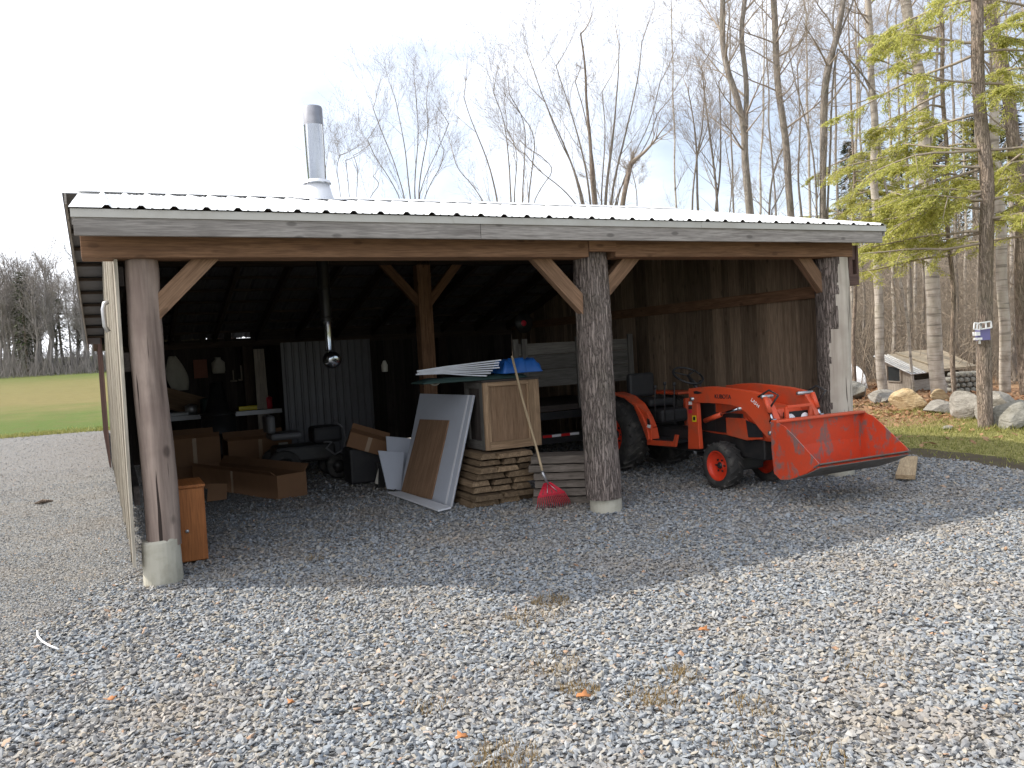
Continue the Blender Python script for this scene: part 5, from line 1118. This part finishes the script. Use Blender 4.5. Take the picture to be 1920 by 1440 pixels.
mb = MB(); mb.slab([up0 - ex * .25, dn0 - ex * .25, dn0 + ex * .45, up0 + ex * .45], .02); rf = mb.build('roof_sheet', M['roof_metal'], hut); rf['label'] = 'ribbed bluish metal roof strip'
mb = MB()
for k in range(5):
    o_ = ex * (-.2 + .15 * k) + Vector((0, 0, .03)); mb.bar(up0 + o_, dn0 + o_, .03, .02)
mb.build('roof_rib', M['flashing'], rf)
mb = MB(); mb.slab([up0 + ex * .44, dn0 + ex * .44, dn0 + ex * (L_ + .5), up0 + ex * (L_ + .3)], .03); mb.build('roof', M['hut_roof'], hut)
mb = MB(); d1 = dn0 + ex * (L_ * .5) + Vector((0, 0, .05)); mb.slab([up0 + ex * (L_ * .3) + Vector((0, 0, .04)), d1, d1 + ex * 1.7 + Vector((0, 0, -.02)), up0 + ex * (L_ + .55) + Vector((0, 0, .04))], .03); mb.build('roof_sheet', M['hut_roof'], hut)
# grey tarp-covered pile left of it
mb = MB(); vs = []; n, m = 16, 8; a = gnd(1585, 730); b = gnd(1640, 732)
for i in range(n + 1):
    for j in range(m + 1):
        t_ = i / n; s_ = j / m; h = math.sin(PI * s_) ** .5 * (1.0 - .35 * t_) * 1.05; p_ = a.lerp(b, t_) + Vector((0, (s_ - .3) * 1.6 + .9, h + .06 * noise.noise(Vector((t_ * 6, s_ * 5, 3)))))
        vs.append(p_)
mb.add(vs, [(i * (m + 1) + j, (i + 1) * (m + 1) + j, (i + 1) * (m + 1) + j + 1, i * (m + 1) + j + 1) for i in range(n) for j in range(m)], None, .5, 0, True)
o = mb.build('covered_pile', M['pvc'], None, tuple(a)); o.modifiers.new('t', 'SOLIDIFY').thickness = .01; tag(o, 'low pile under a pale grey cover left of the hut', 'pile')
# log pile right of the hut
c = gnd(1800, 745); lp = random.Random(3)
for k in range(4):
    for j in range(5):
        p_ = Vector((c.x + .55 + j * .15 + (k % 2) * .06, c.y + 1.2, .07 + k * .13)); mb = MB()
        r = lp.uniform(.055, .07); mb.tube([p_, p_ + Vector((.05, .5, 0))], r, 10); 
        o = mb.build('firewood_log', M['rock_dark'], None, tuple(p_)); tag(o, 'split firewood log in the pile right of the hut', 'log', 'firewood logs piled beside the hut')
# ------------------------------------------------------------------ trees
def grow(mb, p, d, L, r, lev, rg, prm):
    n = prm['seg'][lev]; pts = [p.copy()]; rad = [r]; q = p.copy(); dd = d.normalized(); kids = []
    for i in range(n):
        dd = (dd + Vector((rg.gauss(0, 1), rg.gauss(0, 1), rg.gauss(0, 1))) * prm['wob'] + Vector((0, 0, prm['up'][lev]))).normalized()
        q = q + dd * (L / n); pts.append(q.copy()); rad.append(r * (1 - .82 * (i + 1) / n)); kids.append((q.copy(), dd.copy(), rad[-1]))
    mb.tube(pts, rad, prm['side'][lev], cap=False, smooth=lev == 0)
    if lev + 1 < len(prm['n']):
        for k in range(prm['n'][lev + 1]):
            i = min(n - 1, int(n * (.15 + .85 * rg.random()))); c, cd, cr = kids[i]
            s1 = Vector((rg.gauss(0, 1), rg.gauss(0, 1), rg.gauss(0, .7))); s1 = (s1 - cd * s1.dot(cd))
            if s1.length < .01: continue
            nd = cd + s1.normalized() * rg.uniform(.35, .9)
            grow(mb, c, nd, L * rg.uniform(.38, .68), max(cr * .6, prm['rmin']), lev + 1, rg, prm)
PRM = dict(seg=[6, 5, 3, 3], wob=.07, up=[.07, .05, .03, .02], side=[5, 3, 3, 3], n=[0, 7, 5, 2], rmin=.003)
def stem_mb(pts, rads, n=12, seed=0):
    mb = MB(); P = []; Rr_ = []
    for (a, b, ra, rb) in zip(pts, pts[1:], rads, rads[1:]):
        m = max(2, int((b - a).length / .45))
        for i in range(m):
            t_ = i / m; q_ = a.lerp(b, t_); k = Vector((noise.noise(q_ * .6 + Vector((seed, 0, 0))), noise.noise(q_ * .6 + Vector((0, seed, 0))), 0)) * .07; P.append(q_ + k); Rr_.append((ra + (rb - ra) * t_) * (1 + .08 * noise.noise(q_ * 2)))
    P.append(pts[-1]); Rr_.append(rads[-1]); mb.tube(P, Rr_, n, cap=True); return mb, P, Rr_
def px_stem(path, Y, w0, w1, topz=None):       # pixel path from the bottom up; widths in photo pixels at both ends
    pts = [dep(x, y, Y) for x, y in path]; k = Y / F / 2
    if pts[0].z > .3:
        b = pts[0].copy(); d = (pts[1] - pts[0]) if len(pts) > 1 else Vector((0, 0, 1)); g = hz(b.x, b.y); t_ = (b.z - g) / max(d.z, .1); q_ = b - d * min(t_, 3) * .5; q_.z = g - .1; pts.insert(0, q_)
    if topz and pts[-1].z < topz:
        d = (pts[-1] - pts[-2]).normalized(); pts.append(pts[-1] + Vector((d.x * .6, d.y, max(d.z, .7))) * (topz - pts[-1].z))
    for _ in range(2):
        if len(pts) > 2: pts = [pts[0]] + [x_ for a, b in zip(pts, pts[1:]) for x_ in (a.lerp(b, .25), a.lerp(b, .75))] + [pts[-1]]
    L = [0]
    for a, b in zip(pts, pts[1:]): L.append(L[-1] + (b - a).length)
    return pts, [max(.012, (w0 + (w1 - w0) * l / L[-1]) * k) for l in L]
def tree(label, Y, stems, nb, seed, mat='bark_grey', bl=(1.2, 3.2), zlo=.3, group='bare trees behind the shed', up=.5, br=.028, name='bare_tree', prm=None, cat='tree', crown_mat='twig'):
    rg = random.Random(seed); base = None; prm = prm or PRM
    built = [(px_stem(p, Y, w0, w1, tz)) for (p, w0, w1, tz) in stems]
    b = built[0][0][0]; e = wthing(name, label, cat, (b.x, b.y, hz(b.x, b.y)), group)
    for (pts, rads) in built:
        mb, P, R_ = stem_mb(pts, rads, 12, seed); mb.build('trunk', M[mat], e)
    mb = MB()
    for (pts, rads) in built:
        _, P, R_ = stem_mb(pts, rads, 3, seed); n = len(P)
        for k in range(max(1, int(nb / len(built)))):
            i = int(n * (zlo + (1 - zlo) * rg.random() ** .8)); i = min(i, n - 2); d = (P[i + 1] - P[i]).normalized()
            a = rg.uniform(0, 2 * PI); s_ = Vector((math.cos(a), math.sin(a), 0)); f = 1 - .55 * (i / n)
            grow(mb, P[i], s_ + d * up * rg.uniform(.5, 2.2), rg.uniform(*bl) * f, min(br, R_[i] * .55) * rg.uniform(.6, 1), 0, rg, prm)
        grow(mb, P[-1], (P[-1] - P[-2]), 1.2, R_[-1], 0, rg, prm)
    mb.build('crown', M[crown_mat], e); return e
TOP = 12.0
T = tree
T('slim bare tree leftmost of the tall row, two close stems', 21, [([(1311, 405), (1308, 300), (1300, 220), (1289, 165)], 9, 2, None), ([(1298, 405), (1306, 300), (1318, 230), (1322, 150)], 6, 2, None)], 16, 101, bl=(1, 2.2), zlo=.45, up=1.2, br=.02)
T('slim bare tree with twin forked tops left of the thick forked trunk', 22, [([(1346, 405), (1340, 330), (1328, 230), (1318, 120)], 9, 2, None), ([(1338, 405), (1350, 330), (1352, 240), (1350, 150)], 7, 2, None)], 16, 102, bl=(1, 2.2), zlo=.4, up=1.1, br=.02)
T('thick bare tree whose trunk forks into two tall stems', 19, [([(1404, 410), (1398, 300), (1395, 240), (1378, 185), (1354, 120), (1353, 0)], 15, 9, TOP), ([(1408, 408), (1402, 330), (1396, 240), (1396, 150), (1390, 60), (1398, 0)], 12, 8, TOP)], 26, 103, bl=(1.2, 3), zlo=.35)
T('tall straight bare tree with thick trunk leaning left', 19.5, [([(1484, 416), (1474, 300), (1464, 210), (1456, 110), (1449, 0)], 15, 10, TOP + 1)], 24, 104, bl=(1.3, 3.2), zlo=.35)
T('thin pole-like bare tree between two thick trunks', 22, [([(1502, 412), (1500, 300), (1502, 200), (1496, 120)], 7, 2, None)], 12, 105, bl=(.8, 1.8), zlo=.4, up=1)
T('tall bare tree dividing high up with long side limbs', 18.5, [([(1548, 417), (1542, 250), (1550, 130), (1566, 75), (1580, 0)], 14, 9, TOP), ([(1549, 200), (1562, 100), (1578, 50), (1600, 0)], 5, 3, TOP - 2), ([(1536, 410), (1530, 320), (1500, 180), (1480, 90)], 6, 2, None), ([(1560, 85), (1585, 105), (1630, 160), (1640, 180)], 5, 3, None)], 36, 106, bl=(1.2, 3), zlo=.25)
T('pale trunked tree rising beside the left end of the hut', 21.9, [([(1655, 735), (1647, 560), (1641, 430), (1641, 250), (1633, 130), (1628, 0)], 17, 9, TOP + 1), ([(1641, 190), (1600, 130), (1575, 90), (1550, 30)], 5, 3, None)], 26, 107, 'bark_pale', bl=(1.2, 3), zlo=.4)
T('pale mottled trunk standing against the hut roof', 20.6, [([(1763, 742), (1752, 640), (1746, 540), (1738, 430), (1732, 250), (1726, 150), (1708, 60), (1697, 0)], 27, 14, TOP + 1), ([(1746, 250), (1752, 150), (1760, 60), (1766, 0)], 6, 4, TOP)], 22, 108, 'bark_pale', bl=(1.2, 3), zlo=.45)
T('mid sized trunk right of the birdhouse tree', 18.0, [([(1884, 735), (1880, 560), (1872, 400), (1862, 200), (1864, 100), (1868, 0)], 20, 13, TOP)], 14, 109, 'bark_pale', bl=(1, 2.4), zlo=.4)
T('large trunk leaning left at the edge of the picture', 16, [([(1925, 740), (1918, 520), (1912, 360), (1900, 230), (1876, 110), (1852, 0)], 26, 17, TOP)], 14, 110, 'bark_brown', bl=(1, 2.4), zlo=.4)
T('thin trunk behind the hut between two pale trunks', 26, [([(1704, 720), (1703, 600), (1704, 480), (1700, 300), (1695, 120)], 11, 4, None)], 14, 111, 'bark_grey', bl=(1, 2.2), zlo=.35)
T('short thin trunk seen over the hut roof', 28, [([(1729, 690), (1730, 600), (1733, 500), (1728, 380)], 8, 3, None)], 10, 112, 'bark_grey', bl=(.8, 1.8), zlo=.4)
T('slender dark trunk right of the leaning one', 24, [([(1904, 720), (1906, 560), (1900, 380), (1890, 200)], 10, 4, None)], 12, 113, 'bark_grey', bl=(1, 2), zlo=.4)
T('very thin sapling rising from behind the roof', 24, [([(1365, 405), (1370, 340), (1362, 260)], 4, 1.5, None)], 8, 114, bl=(.5, 1.2), zlo=.2, up=1, br=.012)
T('crooked sapling forked low behind the roof', 20, [([(1440, 410), (1445, 340), (1462, 290)], 8, 3, None), ([(1442, 400), (1455, 380), (1470, 350)], 5, 2, None)], 12, 115, bl=(.6, 1.4), zlo=.2, up=.8, br=.015)
FAN = dict(PRM); FAN.update(n=[0, 7, 4, 2], up=[.1, .06, .04, .02], wob=.07, rmin=.0026)
def fan(label, Y, bx, by, tips, w, seed, nb, extra=None, **k):
    st = [([(bx + dx, by), (bx + dx + (tx - bx) * .25, by + (ty - by) * .38), (bx + dx + (tx - bx) * .62, by + (ty - by) * .72), (tx, ty)], ww, 1.2, None) for (dx, tx, ty, ww) in tips]
    return T(label, Y, st, nb, seed, bl=(1.2, 3.0), zlo=.15, up=1.5, br=.016, prm=FAN, group='bare trees behind the middle of the roof', **k)
fan('low faint bush of twigs right beside the chimney', 32, 655, 385, [(-25, 610, 320, 2.5), (-15, 640, 290, 2.5), (0, 650, 300, 2.5), (12, 665, 290, 2.5), (30, 700, 330, 2.5)], 3, 201, 34)
fan('fan shaped bare tree of many stems next right of the chimney bush', 27, 770, 385, [(-15, 690, 260, 4), (-8, 700, 200, 4), (0, 742, 190, 5), (6, 780, 185, 5), (12, 800, 190, 5), (20, 832, 280, 4), (10, 840, 230, 3)], 4, 202, 36)
fan('bare tree with several upright stems in the middle of the roofline', 24, 935, 388, [(-2, 870, 180, 7), (20, 925, 170, 6), (52, 965, 200, 6), (-25, 850, 290, 5), (60, 1010, 290, 4), (25, 950, 240, 5), (40, 955, 175, 5)], 5, 203, 38)
fan('big spreading bare tree with thick clustered stems', 22, 1122, 398, [(-22, 1000, 130, 9), (-8, 1045, 120, 8), (2, 1080, 150, 8), (14, 1160, 80, 12), (22, 1205, 75, 9), (26, 1235, 210, 6), (-28, 985, 290, 7), (-18, 1020, 190, 7), (8, 1130, 170, 6), (30, 1240, 150, 4)], 8, 204, 62)
T('dark straight snag pole rising out of the big spreading tree', 21.8, [([(1113, 398), (1110, 300), (1101, 200), (1098, 120), (1090, 62)], 13, 3, None)], 5, 205, 'bark_brown', bl=(.3, .7), zlo=.3, group='bare trees behind the middle of the roof', br=.012)
T('short broken trunk with a splintered top', 21, [([(1164, 400), (1170, 360), (1178, 330), (1184, 305)], 15, 8, None)], 12, 206, 'bark_brown', bl=(.3, .7), zlo=.6, group='bare trees behind the middle of the roof', up=2.2, br=.02)
T('little thin tree just right of the broken trunk', 24, [([(1196, 402), (1194, 360), (1182, 320)], 4, 1.5, None)], 12, 207, bl=(.4, .9), zlo=.2, group='bare trees behind the middle of the roof', br=.012)
for k, (x0, x1, Y, w_) in enumerate(((1268, 1262, 27, 5), (1378, 1370, 30, 5), (1425, 1432, 28, 6), (1462, 1440, 32, 5), (1522, 1514, 27, 7), (1575, 1566, 29, 7), (1598, 1606, 26, 8), (1620, 1612, 31, 6), (1676, 1668, 27, 8), (1690, 1684, 33, 6), (1718, 1712, 30, 7), (1795, 1786, 28, 8), (1812, 1806, 33, 6), (1836, 1828, 25, 8), (1898, 1890, 28, 8), (1915, 1922, 31, 7))):
    WH = ['behind the roof, leftmost of the far trunks', 'between the forked trunk and the row left of it', 'just right of the forked trunk', 'far back beside the straight leaning trunk', 'right of the thin pole-like tree', 'just right of the limbed tree', 'over the roof end', 'far back over the roof end', 'right of the pale trunk by the hut', 'far back right of the pale trunk by the hut', 'left of the mottled trunk', 'right of the mottled trunk', 'far back between hut and birdhouse tree', 'just left of the birdhouse tree', 'between the birdhouse tree and the leaning trunk', 'at the picture edge']
    T('slender straight background trunk ' + WH[k], Y, [([(x0, 700), (x0 - 2, 450), (x1, 200), (x1 - 3, 20)], w_, w_ * .4, 9.5)], 6, 700 + k, ('bark_pale', 'bark_grey')[k % 2], bl=(.8, 2.0), zlo=.35, up=1.0, br=.016, group='slender trunks in the woods')
# hemlocks
def sprays(mb, rg, p, d, L, mbw):
    n = 6; q = p.copy(); dd = d.normalized(); pts = [q.copy()]
    for i in range(n):
        dd = (dd + Vector((rg.gauss(0, .1), rg.gauss(0, .1), rg.gauss(0, .08) - .09))).normalized(); q = q + dd * (L / n); pts.append(q.copy())
    mbw.tube(pts, [.012 * L * (1 - .8 * i / n) + .002 for i in range(n + 1)], 4, cap=False)
    for i in range(1, n + 1):
        for k in range(7):
            side = Vector((0, 0, 1)).cross(dd).normalized() * rg.choice((-1, 1))
            bl = L * rg.uniform(.12, .3) * (1.2 - i / n * .6); c = pts[i] + (pts[i - 1] - pts[i]) * rg.random(); bd = (side + dd * rg.uniform(.2, .9) + Vector((0, 0, rg.uniform(-.45, .1)))).normalized()
            m = max(4, int(bl / .019)); r = rg.random()
            for j in range(m):
                t_ = (j + rg.random()) / m; a = c + bd * (bl * t_) + Vector((rg.gauss(0, .018), rg.gauss(0, .018), rg.gauss(0, .012) - .12 * bl * t_ * t_)); s2 = (side * rg.uniform(-1, 1) + dd * rg.uniform(-1, 1) + bd * .8 + Vector((0, 0, rg.uniform(-.3, .2)))).normalized(); le = rg.uniform(.035, .08); wv = s2.cross(Vector((rg.gauss(0, .5), rg.gauss(0, .5), 1))).normalized() * rg.uniform(.006, .012)
                mb.add([a - wv * .4, a + s2 * le * .5 - wv, a + s2 * le, a + s2 * le * .5 + wv], [(0, 1, 2, 3)], None, min(1, max(0, r + rg.uniform(-.25, .25))))
def hemlock(label, Y, path, w0, w1, seed, boughs, group='hemlocks at the edge of the woods', mat='bark_brown', nd='needles'):
    rg = random.Random(seed); pts, rads = px_stem(path, Y, w0, w1, 11.5); b = pts[0]
    e = wthing('hemlock_tree', label, 'tree', (b.x, b.y, hz(b.x, b.y)), group)
    mb, P, R_ = stem_mb(pts, rads, 14, seed); mb.build('trunk', M[mat], e)
    mw = MB(); mf = MB()
    for (z, az, L, dz, n) in boughs:
        i = min(range(len(P)), key=lambda k: abs(P[k].z - z)); a = math.radians(az)
        d = Vector((math.cos(a), math.sin(a), dz)); q = P[i].copy(); bp = [q.copy()]; m = 7; dd = d.normalized()
        for k in range(m):
            dd = (dd + Vector((rg.gauss(0, .1), rg.gauss(0, .1), rg.gauss(0, .07) - .01))).normalized(); q = q + dd * (L / m); bp.append(q.copy())
        mw.tube(bp, [.022 * (1 - .8 * k / m) + .004 for k in range(m + 1)], 5, cap=False)
        for k in range(n):
            t_ = .25 + .75 * (k + rg.random()) / n; f = t_ * m; i2 = min(m - 1, int(f)); c = bp[i2].lerp(bp[i2 + 1], f - i2); s_ = Vector((-dd.y, dd.x, 0)) * rg.choice((-1, 1))
            sprays(mf, rg, c, s_ * rg.uniform(.5, 1.2) + dd * rg.uniform(.3, 1.2) + Vector((0, 0, rg.uniform(-.45, .1))), rg.uniform(.35, .8) * (1.15 - .5 * t_), mw)
        sprays(mf, rg, bp[-2], dd, .5, mw)
    c = mw.build('branches', M['twig'], e); mf.build('foliage', M[nd], c)
    return e
rg = random.Random(77)
def rb(n, z0, z1, azs, L, ns=(6, 10)): return [(rg.uniform(z0, z1), rg.choice(azs) + rg.uniform(-35, 35), rg.uniform(*L), rg.uniform(-.32, .18), rg.randint(*ns)) for _ in range(n)]
birdtree = hemlock('hemlock in front carrying the birdhouse on its trunk', 13.5, [(1854, 806), (1854, 640), (1850, 420), (1846, 300), (1838, 160), (1836, 0)], 27, 17, 301, rb(9, 3.0, 4.6, (180, 200, 150), (1.2, 2.3)) + rb(11, 3.2, 7.2, (180, 170, 210, 150), (.9, 2.4), (4, 8)) + rb(9, 2.9, 7.0, (0, 20, -20), (.6, 1.6)))
hemlock('hemlock with yellow green sprays hanging over the shed roof end', 16.5, [(1790, 735), (1782, 560), (1775, 400), (1768, 200), (1760, 0)], 9, 6, 302, rb(13, 3.0, 5.4, (180, 200, 160, 230), (1.0, 2.4), (6, 11)) + rb(9, 5.0, 8.6, (180, 210, 150), (.7, 1.7), (4, 8)) + rb(4, 7.2, 8.8, (180, 0, 200), (1.0, 2.0)) + rb(4, 2.8, 6, (0, -30), (.6, 1.4)))
hemlock('hemlock at the far right with needles hanging into the picture', 15.0, [(1945, 745), (1942, 560), (1938, 400), (1932, 200), (1930, 0)], 18, 12, 303, rb(14, 2.8, 8.5, (180, 160, 200), (.6, 1.4), (4, 8)))
hemlock('young hemlock lower down behind the shed roof', 24, [(1600, 735), (1600, 560), (1602, 400), (1600, 330)], 8, 2, 304, rb(26, 4.2, 6.8, (0, 90, 180, 270), (.7, 1.5), (4, 7)))
# birdhouse on the trunk
bc = dep(1838, 622, 13.32); bh = wthing('birdhouse', 'small white birdhouse with open frames fixed on the hemlock trunk', 'birdhouse', tuple(bc))
mb = MB(); mb.box(bc + Vector((.06, .04, -.05)), (.17, .14, .18)); mb.build('box', M['blue_grey'], bh, bevel=.004)
for (dx, dz, w_, h_, tl) in ((-.085, .09, .1, .1, .15), (.055, .1, .17, .1, -.1)):
    mb = MB(); R = Matrix.Rotation(tl, 3, 'Y'); c = bc + Vector((dx, -.07, dz))
    for (ox, oz, sx_, sz_) in ((-w_ / 2, 0, .018, h_), (w_ / 2, 0, .018, h_), (0, h_ / 2, w_, .02), (0, -h_ / 2, w_, .02), (0, 0, .018, h_ - .02)): mb.box(c + R @ Vector((ox, 0, oz)), (sx_, .02, sz_), R)
    mb.build('frame', M['white_paint'], bh)
mb = MB(); mb.box(bc + Vector((-.075, -.02, -.03)), (.07, .1, .06)); mb.box(bc + Vector((-.06, -.03, -.11)), (.09, .1, .035)); mb.box(bc + Vector((-.03, -.02, -.16)), (.02, .03, .06)); mb.build('perch', M['white_paint'], bh)
# thicket filling the woods behind, too tangled to count
rg = random.Random(55); mb = MB()
for k in range(4600):
    y = rg.uniform(23, 46); x = rg.uniform(.33 * y - .5, .72 * y + 2); z = hz(x, y)
    if y < 27 and x < 12.5 and rg.random() < .8: continue
    h = rg.uniform(.8, 3.8) if rg.random() < .8 else rg.uniform(3, 6.5); r = rg.choice((.004, .006, .012)) * rg.uniform(.8, 1.3) * (1 if h < 4 else 1.5); d = Vector((rg.gauss(0, .3), rg.gauss(0, .3), 1)); q = Vector((x, y, z - .05)); pts = [q.copy()]
    for i in range(4):
        d = (d + Vector((rg.gauss(0, .22), rg.gauss(0, .22), rg.gauss(0, .1)))).normalized(); q = q + d * h / 4; pts.append(q.copy())
        if i > 0:
            for _ in range(2):
                e_ = (d + Vector((rg.gauss(0, .9), rg.gauss(0, .9), rg.gauss(0, .4)))).normalized(); l_ = h * rg.uniform(.12, .35); mb.tube([q, q + e_ * l_ * .5, q + e_ * l_ + Vector((rg.gauss(0, .06), rg.gauss(0, .06), rg.uniform(-.15, .1)))], [r * .6, r * .5, r * .3], 3, cap=False)
    mb.tube(pts, [r, r * .9, r * .7, r * .5, r * .3], 3, cap=False)
o = mb.build('undergrowth', M['brush']); tag(o, 'tangled bare brown thicket filling the woods behind the hut', 'thicket', None, 'stuff')
# saplings and evergreens on the hillside
def conifer(name, label, pos, h, r, seed, group, nq=1500, mat='needles_dark'):
    rg = random.Random(seed); e = wthing(name, label, 'tree', tuple(pos), group); p = Vector(pos); mb = MB()
    mb.tube([p - Vector((0, 0, .2)), p + Vector((0, 0, h * .5)), p + Vector((0, 0, h))], [h * .016, h * .01, .01], 7); mb.build('trunk', M['bark_brown'], e); mb = MB()
    for k in range(nq):
        t_ = .1 + .9 * rg.random() ** .8; a = rg.uniform(0, 2 * PI); R_ = r * (1 - t_) ** .8 * (.55 + .45 * noise.noise(Vector((a * 1.3, t_ * 7, seed)))) + .1; q = rg.random() ** .5 * R_
        c = p + Vector((q * math.cos(a), q * math.sin(a), h * t_ - q * .25)); s_ = h * .028 * rg.uniform(.6, 1.4); d = Vector((math.cos(a + rg.uniform(-.5, .5)), math.sin(a + rg.uniform(-.5, .5)), rg.uniform(-.5, .1))); wv = d.cross(Vector((0, 0, 1))).normalized() * s_ * .35
        mb.add([c, c + d * s_ + wv, c + d * s_ * 2, c + d * s_ - wv], [(0, 1, 2, 3)], None, rg.random())
    mb.build('crown', M[mat], e); return e
rg = random.Random(91)
for k, (px, Y, h, r) in enumerate(((1580, 48, 5.0, 1.9), (1640, 50, 5.6, 2.0), (1720, 46, 4.6, 1.8), (1800, 47, 5.2, 1.9), (1600, 62, 8, 2.4), (1650, 70, 9, 2.6), (1690, 66, 7.5, 2.2), (1760, 60, 9, 2.5), (1830, 55, 9.5, 2.6), (1900, 58, 10, 2.8))):
    q = dep(px, 500, Y); conifer('spruce_tree', ['low bushy spruce at the shed roof end, in the thicket', 'low bushy spruce in the thicket left of the mottled trunk', 'low bushy spruce in the thicket behind the hut', 'low bushy spruce in the thicket left of the birdhouse tree', 'small dark spruce on the hill just right of the roof end', 'dark spruce on the hill second from the roof end', 'dark spruce on the hill in the middle of the row', 'dark spruce on the hill behind the mottled trunk', 'dark spruce on the hill behind the birdhouse tree', 'dark spruce on the hill at the picture edge'][k], (q.x, Y, hz(q.x, Y)), h, r, 400 + k, 'dark spruces on the wooded hill')
# the tree line beyond the field: five kinds, copied
def far_tree(seed, h):
    rg = random.Random(seed); e = wthing('field_edge_tree', 'tall bare grey tree in the row beyond the field', 'tree', (0, 0, 0), 'bare trees along the far edge of the field')
    mb = MB(); P = [Vector((0, 0, -.3))] + [Vector((rg.gauss(0, .15), rg.gauss(0, .15), h * i / 6)) for i in range(1, 7)]; rad = [.17 * (1 - .85 * i / 6) for i in range(7)]; mb.tube(P, rad, 6); mb.build('trunk', M['twig_far'], e)
    mb = MB(); pr = dict(seg=[4, 3, 2], wob=.16, up=[.12, .08, .03], side=[3, 3, 3], n=[0, 6, 4], rmin=.014)
    for k in range(26):
        t_ = .22 + .78 * rg.random(); i = min(5, int(t_ * 6)); c = P[i].lerp(P[i + 1], t_ * 6 - i) if i < 6 else P[6]; a = rg.uniform(0, 2 * PI)
        grow(mb, c, Vector((math.cos(a), math.sin(a), rg.uniform(.5, 1.6))), h * rg.uniform(.16, .3) * (1.25 - .7 * t_), .045, 0, rg, pr)
    mb.build('crown', M['twig_far'], e); return e
protos = [far_tree(500 + k, h) for k, h in enumerate((10.5, 12, 11, 9.5, 12.5))]
rg = random.Random(17); used = [False] * 5
for k in range(58):
    Y = rg.uniform(82, 108); px = rg.uniform(-60, 230) if k > 8 else rg.uniform(0, 190); x = dep(px, 690, Y).x; j = k % 5
    o = protos[j] if not used[j] else copy_tree(protos[j]); used[j] = True; o.location = (x, Y, hz(x, Y)); o.rotation_euler = (0, 0, rg.uniform(0, 6)); s_ = rg.uniform(.8, 1.1); o.scale = (s_, s_, s_)
for k, (px, Y, h) in enumerate(((52, 84, 10.5), (38, 88, 9.5), (68, 88, 8.5), (118, 90, 8.0), (150, 92, 7.0))):
    x = dep(px, 690, Y).x; conifer('field_edge_spruce', ['tallest dark spruce in the far row beyond the field', 'dark spruce just left of the tallest far spruce', 'dark spruce just right of the tallest far spruce', 'shorter dark spruce in the far row past the tall group', 'lowest dark spruce in the far row, nearest the shed'][k], (x, Y, hz(x, Y)), h, 1.7, 600 + k, 'dark spruces beyond the field', 1100)
mb = MB(); rg = random.Random(29)
for k in range(2600):
    Y = rg.uniform(79, 100); x = dep(rg.uniform(-80, 240), 690, Y).x; z = hz(x, Y); h = rg.uniform(.8, 3.6); q = Vector((x, Y, z)); d = Vector((rg.gauss(0, .3), rg.gauss(0, .3), 1)).normalized(); r = rg.uniform(.012, .03)
    mb.tube([q, q + d * h * .5 + Vector((rg.gauss(0, .15), 0, 0)), q + d * h + Vector((rg.gauss(0, .4), rg.gauss(0, .4), 0))], [r, r * .8, r * .3], 3, cap=False)
o = mb.build('brushwood', M['twig_far']); tag(o, 'dense grey brush under the trees beyond the field', 'brush', None, 'stuff')
